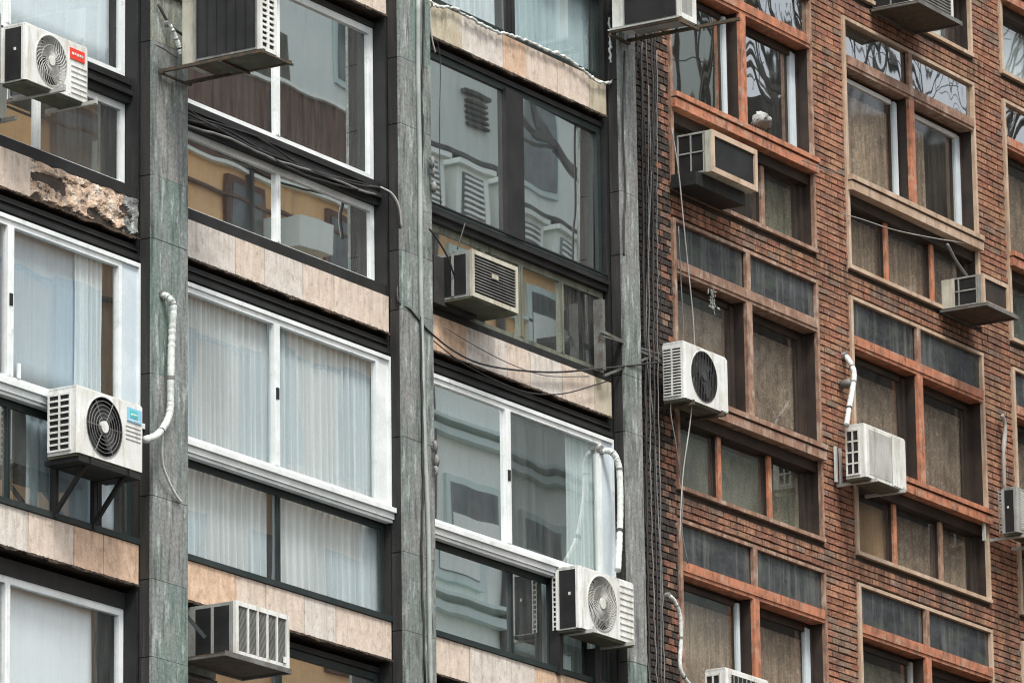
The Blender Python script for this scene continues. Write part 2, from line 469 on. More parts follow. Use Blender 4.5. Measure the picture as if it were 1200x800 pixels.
def sash(win, fr, x0, x1, z0, z1, y, w, d, muls, mw, gm, mm=None, tilts=None, wr=None, names='mullion', gy=None):
    """frame bars into the mesh builder fr, mullions and panes as children of win"""
    wr = wr or w
    fr.box(x0, x0 + w, y, y + d, z0, z1)
    fr.box(x1 - wr, x1, y, y + d, z0, z1)
    fr.box(x0 + w, x1 - wr, y, y + d, z0, z0 + w)
    fr.box(x0 + w, x1 - wr, y, y + d, z1 - w, z1)
    # glazing bead, a thin step inside the frame
    xs = [x0 + w] + [v for m in muls for v in (m - mw / 2, m + mw / 2)] + [x1 - wr]
    for i in range(0, len(xs), 2):
        tl = (tilts[i // 2] if tilts else (None, None))
        g_ = gm[i // 2] if isinstance(gm, (list, tuple)) else gm
        pane(win, xs[i] - .005, xs[i + 1] + .005, z0 + w - .005, z1 - w + .005, (y + d * .55) if gy is None else gy, g_, *tl)
    for m in muls:
        b = MB(); b.box(m - mw / 2, m + mw / 2, y - .004, y + d - .004, z0 + w, z1 - w)
        b.box(m - mw * .1, m + mw * .1, y - .012, y - .0045, z0 + w + .01, z1 - w - .01)
        b.build(names, mm, win)

H = 2.9
cb = empty('concrete_building', (4.0, 0.15, -12.0), 'stone panelled building with teal grey marble pilasters between wide glazed bays', 'building')
BAYS = [(-1.37, 1.9), (2.4, 5.66), (6.16, 9.44)]
# shell below, above and behind what the photograph shows
b = MB()
b.box(-8, 9.76, .02, .3, -12, -3.6)
b.box(-8, 9.76, .02, .3, 9.6, 13.0)
b.box(-8, -1.87, .02, .3, -3.6, 9.6)
b.box(-8, 9.76, 2.4, 2.6, -3.59, 9.59)
b.build('wall', 'soot', cb)
for n in range(-1, 4):
    zt = n * H
    onebox('floor_slab', 'room', cb, -7.9, 9.7, .32, 2.39, zt - .30, zt - .04)
for xa, xb in ((1.95, 2.35), (5.71, 6.11), (9.5, 9.7)):
    onebox('partition', 'room', cb, xa, xb, .34, 2.38, -3.55, 9.5)

# pilasters with their slabs
SL = [(-3.6, -2.7), (-2.7, -1.55), (-1.55, -.93), (-.93, -.29), (-.29, .40), (.40, 1.42), (1.42, 2.56), (2.56, 3.10), (3.10, 4.25), (4.25, 4.86), (4.86, 5.95), (5.95, 6.6), (6.6, 7.8), (7.8, 9.0), (9.0, 9.6)]
def pier(x0, x1, dep, tones, off):
    p = onebox('pilaster', 'soot', cb, x0 + .012, x1 - .012, -dep + .03, .3, -3.59, 9.59)
    for i, (a, c) in enumerate(SL):
        s = MB()
        a2, c2 = a + off, c + off
        e = random.uniform(0, .004)
        s.box(x0, x1, -dep - e, -dep + .028, a2 + .0018, c2 - .0018)
        s.build('stone_slab', tones[i % len(tones)], p)
        sL = MB(); sL.box(x0 - .001, x0 + .011, -dep + .029, -.004, a2 + .004, c2 - .004); sL.build('side_slab', 'soot', p)
    return p
pier(-1.87, -1.37, .13, ['marble_g', 'marble_b'], .1)
pier(1.9, 2.4, .13, ['marble_g', 'marble_b', 'marble_g', 'marble_g', 'marble_b', 'marble_b', 'marble_g', 'marble_g', 'marble_b', 'marble_o', 'marble_b'], 0)
pier(5.66, 6.16, .13, ['marble_b', 'marble_g', 'marble_b', 'marble_b', 'marble_b', 'marble_b', 'marble_b', 'marble_g', 'marble_b', 'marble_b', 'marble_g'], .21)
pier(9.46, 9.76, .13, ['marble_b', 'marble_g', 'marble_g', 'marble_g', 'marble_g', 'marble_b', 'marble_b', 'marble_b', 'marble_b', 'marble_b', 'marble_b'], -.13)

# spandrels: core, stone panels, sooty drip edge
PJ = {0: [-1.37, -.74, -.16, .39, 1.0, 1.4, 1.89], 1: [2.41, 3.28, 3.72, 4.3, 4.78, 5.65], 2: [6.17, 6.9, 7.6, 8.0, 8.55, 9.12, 9.43]}
TONE = {(0, 1): ['stone_a', 'stone_a'], (0, 0): ['stone_b', 'stone_a', 'stone_b', 'stone_a', 'stone_c', 'stone_c'],
        (1, 1): ['stone_b', 'stone_a', 'stone_b', 'stone_a', 'stone_a'], (1, 0): ['stone_c', 'stone_a', 'stone_a', 'stone_b', 'stone_a'],
        (2, 2): ['stone_d', 'stone_b', 'stone_c', 'stone_a', 'stone_a', 'stone_d'], (2, 1): ['stone_c', 'stone_b', 'stone_a', 'stone_b', 'stone_a', 'stone_d'], (2, 0): ['stone_a', 'stone_b', 'stone_b', 'stone_c', 'stone_c', 'stone_a']}
for bi, (xa, xb) in enumerate(BAYS):
    for n in range(-1, 4):
        zt = n * H; zb = zt - .334
        sp = onebox('spandrel', 'mortar', cb, xa + .002, xb - .002, .026, .3, zb, zt)
        js = PJ[bi]
        tn = TONE.get((bi, n), ['stone_b', 'stone_a', 'stone_a'])
        for i in range(len(js) - 1):
            if (bi, n) == (0, 1) and js[i] >= .38: continue
            e = random.uniform(0, .004)
            q = MB(); q.box(js[i] + .004, js[i + 1] - .004, -e, .025, zb + .004, zt - .004)
            q.build('stone_panel', tn[i % len(tn)], sp)
        # crusted drip edge
        q = MB(); nx = 150
        for i in range(nx):
            x = xa + .01 + (xb - xa - .02) * i / nx
            hh = .016 + .022 * mn.noise(Vector((x * 5, bi * 3, n))) + random.uniform(-.004, .004)
            q.box(x, x + (xb - xa) / nx, -.010 - random.uniform(0, .006), .02, zb - max(.005, hh), zb - .001 + random.uniform(0, .006))
        q.build('drip_edge', 'crust', sp)
        if (bi, n) == (0, 1):
            # the broken and eroded stretch
            nx, nz = 96, 26
            q = MB()

            x0, x1 = .395, 1.89
            for k in range(nz + 1):
                for i in range(nx + 1):
                    x = x0 + (x1 - x0) * i / nx; z = zb + .002 + (zt - zb - .004) * k / nz
                    v = mn.fractal(Vector((x * 7, z * 11, 1.3)), 1.0, 2.0, 5)
                    w_ = mn.noise(Vector((x * 3.1, z * 7, 4)))
                    e = .010 + .022 * v + (.03 if w_ > .30 else 0)
                    if z < zb + .055 * (.3 + 2.2 * abs(mn.noise(Vector((x * 5, 0, 9))))) : e += .03
                    q.v.append((x, max(-.006, min(.06, e)), z))
            for k in range(nz):
                for i in range(nx):
                    a = k * (nx + 1) + i
                    y = q.v[a][1]
                    q.f.append((a, a + 1, a + nx + 2, a + nx + 1)); q.m.append(1 if y > .046 else (2 if i > nx * .86 else 0))
            q.build('eroded_panel', ['eroded', 'crust', 'marble_b'], sp)

def lintel(n, xa, xb, styl=0):
    """shutter box band between window head and spandrel"""
    z0, z1 = n * H + 2.36, n * H + 2.566 - .052
    b = MB()
    b.box(xa + .005, xb - .005, .03, .28, z0 + .002, z1)
    b.box(xa + .005, xb - .005, -.006, .029, z0 + .02, z0 + .06)
    b.box(xa + .005, xb - .005, .008, .029, z0 + .10, z0 + .112)
    return b.build('shutter_box', 'black', cb)

def side_lining(n, xa, xb, zlo, zhi, dep=.2):
    onebox('jamb', 'black', cb, xa + .001, xa + .03, .005, dep, zlo, zhi)
    onebox('jamb', 'black', cb, xb - .03, xb - .001, .005, dep, zlo, zhi)

def new_window(n, xa, xb, mul, wr, lowmul, gu, gl, tilts=None, sidemat='white', sill_x1=None, lowtilt=None):
    z = n * H
    win = MB()
    ob = empty('window', (0, 0, 0)); ob.parent = cb; ob.location = Vector(((xa + xb) / 2, 0, z)) - cb.location
    y = -.012
    win.box(xa + .006, xa + .05, y + .004, .07, z + 1.0, z + 2.355)
    win.box(xb - .02, xb - .004, y, .08, z + 1.0, z + 2.355)
    win.box(xa + .05, xb - .02, y + .002, .07, z + 2.32, z + 2.355)
    if wr > .05:
        win.box(xb - wr, xb - .02, .012, .04, z + 1.0, z + 2.318, 1)
    win.build('frame', ['white', sidemat], ob)
    fr = MB()
    sash(ob, fr, xa + .052, xb - wr - .002, z + 1.002, z + 2.318, .006, .045, .05, [mul], .085, gu, 'white', tilts)
    fr.build('sash', 'white', ob)
    s = MB()
    s.box(xa + .006, (sill_x1 or xb) - .004, -.06, .05, z + .955, z + .998)
    s.box(xa + .006, (sill_x1 or xb) - .004, -.035, .05, z + .90, z + .953)
    s.box(xa + .006, (sill_x1 or xb) - .004, -.018, .05, z + .872, z + .898)
    s.build('sill', 'white', ob)
    fr = MB()
    sash(ob, fr, xa + .006, xb - .006, z + .03, z + .868, .07, .05, .028, lowmul, .05, gl, 'dark_g', lowtilt)
    fr.box(xa + .006, xb - .006, -.018, .069, z + .001, z + .05)
    fr.build('lower_frame', 'dark_g', ob)
    if xa < 0: onebox('latch', 'white', ob, xa + 1.60, xa + 1.635, -.012, .004, z + 1.05, z + 1.17)
    onebox('latch', 'black', ob, mul - .018, mul + .018, -.010, .001, z + 1.62, z + 1.72)
    lintel(n, xa, xb)
    return ob

def old_window(n, xa, xb, mul, lowmul, gu, gl, white='white', y=.13, zz=(.1, .83, 1.05, 2.46), tilts=None, lowtilt=None, fw=.05, mw=.06, x1=None, mm=None, lf=None):
    z = n * H
    x1 = x1 or xb
    ob = empty('window', (0, 0, 0)); ob.parent = cb; ob.location = Vector(((xa + xb) / 2, 0, z)) - cb.location
    fr = MB()
    sash(ob, fr, xa + .035, x1 - .035, z + zz[2], z + zz[3], y, .06, fw, mul, mw, gu, mm or white, tilts)
    fr.build('upper_frame', white, ob)
    fr = MB()
    sash(ob, fr, xa + .035, x1 - .035, z + zz[0], z + zz[1], y, .06, fw * .8, lowmul, mw, gl, mm or white, lowtilt)
    fr.build('lower_frame', lf or white, ob)
    k = MB()
    k.box(xa + .035, x1 - .035, y - .05, y + .08, z + zz[1] + .003, z + zz[2] - .003)
    k.box(xa + .035, x1 - .035, y - .085, y - .051, z + zz[1] + .06, z + zz[1] + .10)
    k.box(xa + .035, x1 - .035, y - .07, y - .051, z + zz[1] + .15, z + zz[1] + .165)
    k.box(xa + .035, x1 - .035, .01, y + .07, z + .002, z + zz[0] - .003)
    k.box(xa + .035, x1 - .035, y - .02, y + .2, z + zz[3] + .003, z + 2.51)
    k.build('transom_band', 'black', ob)
    side_lining(n, xa, xb, z + .003, z + 2.51, .28)
    return ob

# bay 0 (left edge of the picture)
new_window(0, -1.37, 1.9, .14, .24, [.215, .83, 1.449], ['g_low', 'g_low'], ['g_mid', 'g_mid', 'g_low', 'g_low'], sidemat='bluewhite')
old_window(1, -1.37, 1.9, [.25], [.66], ['g_refl', 'g_low'], ['g_refl', 'g_mid', 'g_mid'], mw=.065, fw=.045)
old_window(-1, -1.37, 1.9, [.30], [.4], ['g_mid', 'g_low'], 'g_mid', mw=.065, fw=.045, zz=(.1, .83, 1.05, 2.38))
old_window(2, -1.37, 1.9, [.25], [.4], 'g_mid', 'g_mid')
# bay 1
new_window(0, 2.4, 5.66, 3.907, .17, [4.02], ['g_low', 'g_low'], ['g_low', 'g_low'], sidemat='white')
old_window(1, 2.4, 5.66, [4.12], [4.12], ['g_refl', 'g_refl'], ['g_refl', 'g_refl'], mw=.065, fw=.045, tilts=[(-.004, .004), (0, 0)], lowtilt=[(.003, 0), (0, 0)])
old_window(-1, 2.4, 5.66, [4.12], [4.12], 'g_refl', 'g_refl', white='dark_g', zz=(.1, .83, 1.05, 2.46))
old_window(2, 2.4, 5.66, [4.12], [4.12], 'g_mid', 'g_mid')
# bay 2
new_window(0, 6.16, 9.44, 7.607, .20, [7.731, 8.391, 9.0], ['g_refl', 'g_mid'], ['g_refl', 'g_mid', 'g_mid', 'g_mid'], sidemat='bluewhite', tilts=[(0, 0), (.004, .003)], sill_x1=8.62)
old_window(1, 6.16, 9.44, [7.85], [7.30, 7.95, 8.66], ['g_refl', 'g_refl_w'], ['g_refl', 'g_refl', 'g_refl', 'g_mid'], white='dark_g', y=.06, zz=(.07, .86, .99, 2.46), fw=.04, mw=.07, tilts=[(0, 0), (.03, -.012)], mm='bronze', lf='bronze')
onebox('post', 'black', cb, 7.70, 8.0, .035, .12, H + 1.05, H + 2.42)
old_window(2, 6.16, 9.44, [7.85], [7.85], 'g_low', ['g_low', 'g_low'], white='dark_g', y=.06, zz=(.02, .86, .99, 2.46), mm='black', mw=.12)
old_window(-1, 6.16, 9.44, [7.85], [7.85], 'g_mid', 'g_mid', white='dark_g')

# curtains and blinds of the concrete building
def cc(x0, x1, z0, z1, mat, label, A=.026, pitch=.085, y=.10, cat='curtain'):
    curtain(x0, x1, z0, z1, y, A, pitch, mat, label, cat=cat, name=cat)
cc(2.45, 3.90, 1.03, 2.36, 'sheer', 'white pleated sheer curtain behind the big pane beside the pilaster with the thick hose')
cc(3.92, 5.50, 1.03, 2.36, 'sheer', 'white pleated sheer curtain behind the wider big pane, between white mullion and middle pilaster')
cc(2.43, 3.96, .03, .89, 'sheer', 'white gathered curtain in the low pane between the hose pilaster and its dark mullion', .026, .10, .16)
cc(4.04, 5.72, .03, .89, 'sheer', 'loosely gathered white curtain in the low pane next to the middle pilaster', .030, .11, .16)
cc(.12, 1.30, 1.03, 2.36, 'blind2', 'flat dull blue blind above the air conditioner with a blue badge', .003, .5, .11, 'blind')
cc(1.10, 1.50, 1.03, 2.33, 'sheer', 'narrow white curtain gathered beside the dull blue blind', .022, .075, .085)
cc(-1.3, .06, 1.03, 2.34, 'dark_curt', 'dark blind cut by the picture edge, beside the white mullion of the bluish window', .004, .5, .14, 'blind')
cc(.62, 1.85, .04, .88, 'blind2', 'grey curtain in folds beneath the air conditioner with a blue badge', .03, .14, .2)
cc(-1.3, .5, .04, .88, 'tan_curt', 'dull brown curtain in the lowest panes at the picture edge, over pink stone', .02, .2, .25)
cc(.26, 1.75, H + 1.09, H + 2.44, 'blind', 'pale blue blind behind the glass above the air conditioner with a red badge', .003, .5, .21, 'blind')
cc(-1.3, .24, H + 1.09, H + 2.44, 'sheer2', 'pale green blind behind the pane in the top corner of the picture', .003, .5, .21, 'blind')
cc(.15, 1.82, H + .12, H + .82, 'dark_curt', 'dark brown blind in the low window under the air conditioner with a red badge', .004, .6, .30, 'blind')
cc(.33, 1.55, -H + 1.06, -H + 2.36, 'blind', 'pale blue sheet for mirrored sky behind the window in the bottom corner, beneath tan stone', .003, .5, .22, 'blind')  # its pale blue stands in for white sky mirrored in this pane
cc(8.74, 9.30, 1.03, 2.28, 'sheer', 'white narrow curtain in the greenish window beside the curved white hose', .02, .07, .10)
cc(8.45, 9.4, .06, .86, 'sheer2', 'pale teal curtain below the air conditioner with a round pale fan', .02, .08, .20)
cc(6.3, 7.7, 2 * H + .03, 2 * H + .86, 'sheer', 'whitish curtain behind the first pane above the upper tan stone band', .02, .12, .14)
cc(7.92, 8.52, 2 * H + .03, 2 * H + .86, 'sheer2', 'pale teal curtain panel beside the black mullion above the upper tan stone band', .02, .12, .14)
cc(8.54, 9.42, 2 * H + .03, 2 * H + .86, 'sheer2', 'teal curtain in wide folds nearest the large dark sided air conditioner', .02, .18, .16)
cc(4.2, 5.5, -H + 1.1, -H + 2.4, 'tan_curt', 'brown curtain behind the dark window beyond the barred bottom air conditioner', .03, .2, .4)

# ---------------------------------------------------------------- brick building
HB = 2.925
bb = empty('brick_building', (15.0, 0.15, -12.0), 'red brick building with orange brown framed windows in columns', 'building')
COLS = [(10.6, 13.44, 12.03, (11.55, 12.53)), (14.1, 16.97, 15.53, (15.08, 16.07)), (17.63, 20.5, 19.06, (18.6, 19.6))]
SOL = [(9.77, 10.6), (13.44, 14.1), (16.97, 17.63), (20.5, 24.0)]
wb = empty('brick_wall', (0, 0, 0)); wb.parent = bb
b = MB()
for xa, xb in SOL:
    b.box(xa, xb, .022, .35, -3.6, 12.0)
for xa, xb, mu, lm in COLS:
    for n in range(-1, 5):
        zb_, zt_ = n * HB - 1.092, n * HB - .812
        b.box(xa + .001, xb - .001, .0222, .34, zb_, zt_)
b.build('mortar_bed', 'mortar', wb)
b = MB()
b.box(9.77, 24, .012, .35, -12, -3.61); b.box(9.77, 24, .012, .35, 12.01, 14)
b.box(9.77, 24, 2.4, 2.6, -3.6, 12.0)
b.build('back_wall', BR[0], bb)
for n in range(-1, 5):
    onebox('floor_slab', 'room_d', bb, 9.8, 23.9, .36, 2.39, n * HB - 1.08, n * HB - .83)
for xa, xb in SOL[:3]:
    onebox('partition', 'room_d', bb, xa + .1, xb - .1, .36, 2.38, -3.5, 11.9)

# bricks, one by one
CH = HB / 44
cands = []
def brk(x0, x1, z0, z1, k):
    y0 = -random.uniform(-.003, .004)
    s = x1 < 10.62
    xm = (x0 + x1) / 2
    if s:
        pr = 1.0 if xm < 10.36 else .4
        if random.random() < pr: t = 7 if random.random() < .8 else 8
        else: t = random.choice((2, 4, 5, 6, 8))
    else:
        t = random.choices(range(7), (30, 22, 12, 10, 5, 14, 7))[0]
        g_ = mn.noise(Vector((xm * .9, 0, z0 * .8)))
        if g_ < -.25 and random.random() < .5: t = random.choice((4, 2, 6))
    cands.append((x0, x1, z0, z1, y0, t))
k0, k1 = int(-2.4 / CH), int(10.4 / CH)
for k in range(k0, k1):
    z0 = k * CH; zc = z0 + CH / 2
    n = math.floor((zc + 1.092) / HB)
    inband = n * HB - 1.092 + .04 < zc < n * HB - .812 - .035
    iv = [(9.77, 10.6)] + ([(10.6, 24.0)] if inband else [(13.44, 14.1), (16.97, 17.63), (20.5, 24.0)])
    if inband: iv = [(9.77, 10.6), (10.6, 24.0)]
    for a, c in iv:
        step = .112 if c < 10.7 else .245
        first = a if c < 10.7 else math.floor((a - 13.44) / step) * step + 13.44 - (step / 2 if k % 2 else 0)
        x = first + (0 if c > 10.7 else (-.05 if k % 2 else 0))
        while x < c - .004:
            xx0, xx1 = max(x, a) + .006, min(x + step, c) - .006
            if xx1 - xx0 > .03: brk(xx0, xx1, z0 + .007, z0 + CH - .008, k)
            x += step
def seen(c):
    P = Vector(((c[0] + c[1]) / 2, 0, (c[2] + c[3]) / 2)) - CAM
    d = P.dot(CF)
    u, v = 5.822 * P.dot(CR) / d, 5.822 * P.dot(CU) / d
    return abs(u) < .5 and abs(v) < .333, (c[1] - c[0]) / d
inv = sorted([c for c in cands if seen(c)[0] and c[0] > 10.62], key=lambda c: -seen(c)[1] + .00002 * (c[0] - 13))
single = set(map(id, inv[:296]))
bm_cache = {}
def brick_mesh(L, t, var):
    key = (round(L, 2), t, var)
    if key not in bm_cache:
        q = MB(); q.box(-L / 2, L / 2, 0, .05, -CH / 2 + .0075, CH / 2 - .0075, 0, .003)
        me = bpy.data.meshes.new('brick'); me.from_pydata(q.v, [], q.f); me.materials.append(BR[t]); me.update()
        bm_cache[key] = me
    return bm_cache[key]
rest = MB()
wl0 = root_loc(wb)
for c in cands:
    x0, x1, z0, z1, y0, t = c
    if id(c) in single:
        o = bpy.data.objects.new('brick', brick_mesh(x1 - x0, t, random.randrange(3)))
        o.parent = wb
        o.location = Vector(((x0 + x1) / 2, y0, (z0 + z1) / 2)) - wl0
        o.rotation_euler = (0, random.uniform(-.008, .008), random.uniform(-.01, .01))
        col.objects.link(o)
    else:
        rest.box(x0, x1, y0, y0 + .05, z0, z1, t, .0025)
tag(rest.build('brickwork', BR, wb), kind='stuff')

def brick_window(n, ci, gt, wood, inner, lowmat, whiteframe=False):
    xa, xb, mu, lm = COLS[ci]
    z = n * HB
    zP, zT = z - .812, z + 1.833
    ob = empty('window', (0, 0, 0)); ob.parent = bb; ob.location = Vector(((xa + xb) / 2, 0, z)) - bb.location
    f = MB()
    f.box(xa, xa + .05, -.022, .018, zP + .04, zT - .035)
    f.box(xb - .045, xb, -.020, .018, zP + .04, zT - .035)
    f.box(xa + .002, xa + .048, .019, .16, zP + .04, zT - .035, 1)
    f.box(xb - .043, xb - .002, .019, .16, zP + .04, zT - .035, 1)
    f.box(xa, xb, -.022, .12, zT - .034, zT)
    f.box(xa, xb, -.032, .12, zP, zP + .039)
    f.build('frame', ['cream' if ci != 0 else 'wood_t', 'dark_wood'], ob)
    r = MB()
    r.box(xa + .052, xb - .047, -.030, .14, z + 1.335, z + 1.425)
    r.box(xa + .052, xb - .047, -.018, .14, z + 1.30, z + 1.333)
    r.build('rail', 'wood_t' if wood == 't' else 'wood_o', ob)
    s = MB()
    s.box(xa + .01, xb - .005, -.085, .16, z + .105, z + .155)
    s.box(xa + .01, xb - .005, -.055, .16, z + .088, z + .104, 1)
    s.box(xa + .01, xb - .005, -.07, .16, z + .0, z + .087)
    s.build('sill', ['cream' if (n, ci) == (2, 1) else ('wood_t' if wood == 't' else 'wood_o'), 'dark_wood'], ob)
    q = MB(); q.box(mu - .055, mu + .055, -.026, .012, z + .156, z + 1.298); q.box(mu - .052, mu + .052, .013, .13, z + .156, z + 1.298, 1)
    q.build('mullion', ['wood_o' if wood != 't' or ci == 1 else 'wood_t', 'dark_wood'], ob)
    q = MB(); q.box(mu - .04, mu + .04, -.024, .01, z + 1.426, zT - .036); q.box(mu - .038, mu + .038, .011, .10, z + 1.426, zT - .036, 1)
    q.build('mullion', ['wood_t', 'dark_wood'], ob)
    # transom panes
    pane(ob, xa + .05, mu - .05, z + 1.425, zT - .035, .02, gt)
    pane(ob, mu + .05, xb - .045, z + 1.425, zT - .035, .02, gt)
    # sashes in the upper opening
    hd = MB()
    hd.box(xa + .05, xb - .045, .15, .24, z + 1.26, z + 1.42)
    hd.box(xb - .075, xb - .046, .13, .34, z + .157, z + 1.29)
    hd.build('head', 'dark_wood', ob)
    for i, (p, q) in enumerate(((xa + .05, mu - .066), (mu + .066, xb - .046))):
        fr = MB()
        w_ = .045
        y = .10 if i == 0 else .13
        fr.box(p, p + w_, y, y + .04, z + .157, z + 1.255)
        fr.box(q - (.05 if i == 0 else .10) - w_, q - (.05 if i == 0 else .10), y, y + .04, z + .157, z + 1.255, 1 if whiteframe or i == 0 and n != 1 else 0)
        fr.box(q - .045 if i == 0 else q - .09, q - .01, y + .01, y + .04, z + .157, z + 1.255, 1 if whiteframe and i == 1 else 0)
        fr.box(p + w_, q - .15, y, y + .04, z + .157, z + .2)
        fr.box(p + w_, q - .15, y, y + .04, z + 1.21, z + 1.255)
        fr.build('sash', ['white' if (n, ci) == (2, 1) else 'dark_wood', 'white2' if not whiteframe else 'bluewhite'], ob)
        pane(ob, p + w_, q - (.05 if i == 0 else .10) - w_, z + .2, z + 1.21, y + .02, inner)
    # lower lights
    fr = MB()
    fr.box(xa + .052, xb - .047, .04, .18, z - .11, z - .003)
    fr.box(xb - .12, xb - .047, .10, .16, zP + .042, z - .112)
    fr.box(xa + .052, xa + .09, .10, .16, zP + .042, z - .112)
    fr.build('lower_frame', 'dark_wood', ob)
    ms = [xa + .09] + [v for m in lm for v in (m - .04, m + .04)] + [xb - .12]
    for m in lm: 
        q = MB(); q.box(m - .035, m + .035, .075, .10, zP + .041, z - .112); q.box(m - .033, m + .033, .101, .17, zP + .041, z - .112, 1)
        q.build('lower_mullion', ['wood_o' if random.random() < .5 else 'wood_t', 'dark_wood'], ob)
    for i in range(0, 6, 2):
        pane(ob, ms[i], ms[i + 1], zP + .04, z - .11, .13, lowmat)
    return ob
brick_window(2, 0, 'g_brick2', 'o', 'g_brick2', 'g_dust', True)
brick_window(1, 0, 'tgrey', 't', 'g_dust', 'g_dust')
brick_window(0, 0, 'tgrey', 'o', 'g_dust', 'g_dust', True)
brick_window(2, 1, 'g_brick2', 't', 'g_dust', 'g_dust', True)
brick_window(1, 1, 'tgrey', 'o', 'g_dust', 'g_dust')
brick_window(0, 1, 'tgrey', 'o', 'g_dust', 'g_dust')
brick_window(3, 0, 'g_brick2', 'o', 'g_dust', 'g_brick2')
brick_window(3, 1, 'g_brick2', 'o', 'g_dust', 'g_dust')
for n in (0, 1, 2, 3): brick_window(n, 2, 'g_brick2' if n > 1 else 'tgrey', 'o' if n != 0 else 't', 'g_dust', 'g_mid' if n > 1 else 'g_dust')
for ci in range(3): brick_window(-1, ci, 'tgrey', 'o', 'g_dust', 'g_dust')

def bcurt(ci, side, n, mat, label, part='u', A=.012, x=None, pitch=.16, cat='curtain'):
    xa, xb, mu, lm = COLS[ci]
    z = n * HB
    if part == 'u':
        p, q = (xa + .1, mu - .16) if side == 0 else (mu + .11, xb - .22)
        z0, z1 = z + .17, z + 1.14
    else:
        e = [xa + .1, lm[0], lm[1], xb - .13]
        p, q = e[side] + .05, e[side + 1] - .05
        z0, z1 = z - .76, z - .16
    if x: p, q = x
    curtain(p - .04, q + .06, z0, z1, .20, A, pitch, mat, label, cat=cat, name=cat)
bcurt(0, 0, 1, 'mesh', 'dusty brown mesh blind just above the white air conditioner with a dark round fan', A=.005, cat='blind')
bcurt(0, 1, 1, 'mesh', 'streaked brown mesh blind beyond the mullion from the dark fanned air conditioner', A=.005, cat='blind')
bcurt(0, 0, 0, 'tan_curt', 'brown curtain right above the bottommost air conditioner of the brick wall', A=.012)
bcurt(0, 1, 0, 'tan_curt', 'brown curtain beyond the mullion from the bottommost air conditioner', A=.012)
bcurt(1, 0, 2, 'tan_curt', 'light brown pleated curtain filling a whole pane above the low window of three curtains', A=.022)
bcurt(1, 1, 2, 'tan_curt', 'half drawn brown curtain beside dark glass, over the small cage air conditioner', A=.02, x=(15.66, 16.15))
bcurt(1, 0, 1, 'mesh', 'brown curtain just above the slatted white air conditioner on the brick pier', A=.012)
bcurt(1, 1, 1, 'mesh', 'brown mesh curtain beyond the orange mullion from the slatted white air conditioner', A=.01)
bcurt(1, 0, 0, 'mesh2', 'greenish blind by the brick pier, lowest window of the middle brick column', A=.006, cat='blind')
bcurt(1, 1, 0, 'mesh2', 'greenish blind beyond the mullion, lowest window of the middle brick column', A=.006, cat='blind')
for i, w_ in enumerate(('first', 'middle', 'last')):
    bcurt(0, i, 1, 'mesh2', w_ + ' greenish blind from the cables, low window under the dark fanned air conditioner', 'l', .008, cat='blind')
    bcurt(1, i, 2, ('tan_curt', 'tan_curt', 'mesh')[i], w_ + ' brown curtain from the brick pier, low window over the small cage air conditioner', 'l', .016)
    bcurt(1, i, 1, ('cardboard', 'mesh', 'mesh')[i], w_ + ' covering from the brick pier, low window under the slatted white air conditioner', 'l', .004 if i == 0 else .014, cat='blind')
bcurt(0, 2, 2, 'mesh2', 'dark greenish curtain beside the empty looking box air conditioner', 'l', .01)
bcurt(1, 2, 3, 'sheer', 'white curtain in the low window right under the topmost air conditioner', 'l', .006, x=(15.9, 16.6))
bcurt(2, 0, 3, 'sheer', 'white blind in the low window in the top corner above the brick pier', 'l', .004, cat='blind')
for n in (0, 1, 2): bcurt(2, 0, n, 'mesh', ('lowest', 'middle', 'highest')[n] + ' brown curtain of the window column cut by the picture edge', 'u', .012)
for n in (1, 2): bcurt(2, 0, n, 'mesh2', 'greenish curtain at the picture edge, ' + ('', 'behind the cropped air conditioner', 'under an orange sill')[n], 'l', .012)

# ---------------------------------------------------------------- air conditioners
def round_box(q, x0, x1, y0, y1, z0, z1, r=.03, mi=0, n=4):
    """box whose two front vertical edges (at y0) are rounded"""
    P = [(x1, y1), (x0, y1)]
    for i in range(n + 1):
        a = math.pi / 2 * i / n
        P.append((x0 + r - r * math.cos(a), y0 + r - r * math.sin(a)))
    for i in range(n + 1):
        a = math.pi / 2 * i / n
        P.append((x1 - r + r * math.sin(a), y0 + r - r * math.cos(a)))
    base = len(q.v); k = len(P)
    for z in (z0, z1):
        for x, y in P: q.v.append((x, y, z))
    for i in range(k):
        j = (i + 1) % k
        q.f.append((base + i, base + j, base + k + j, base + k + i)); q.m.append(mi)
    q.f.append(tuple(range(base, base + k))[::-1]); q.m.append(mi)
    q.f.append(tuple(range(base + k, base + 2 * k))); q.m.append(mi)

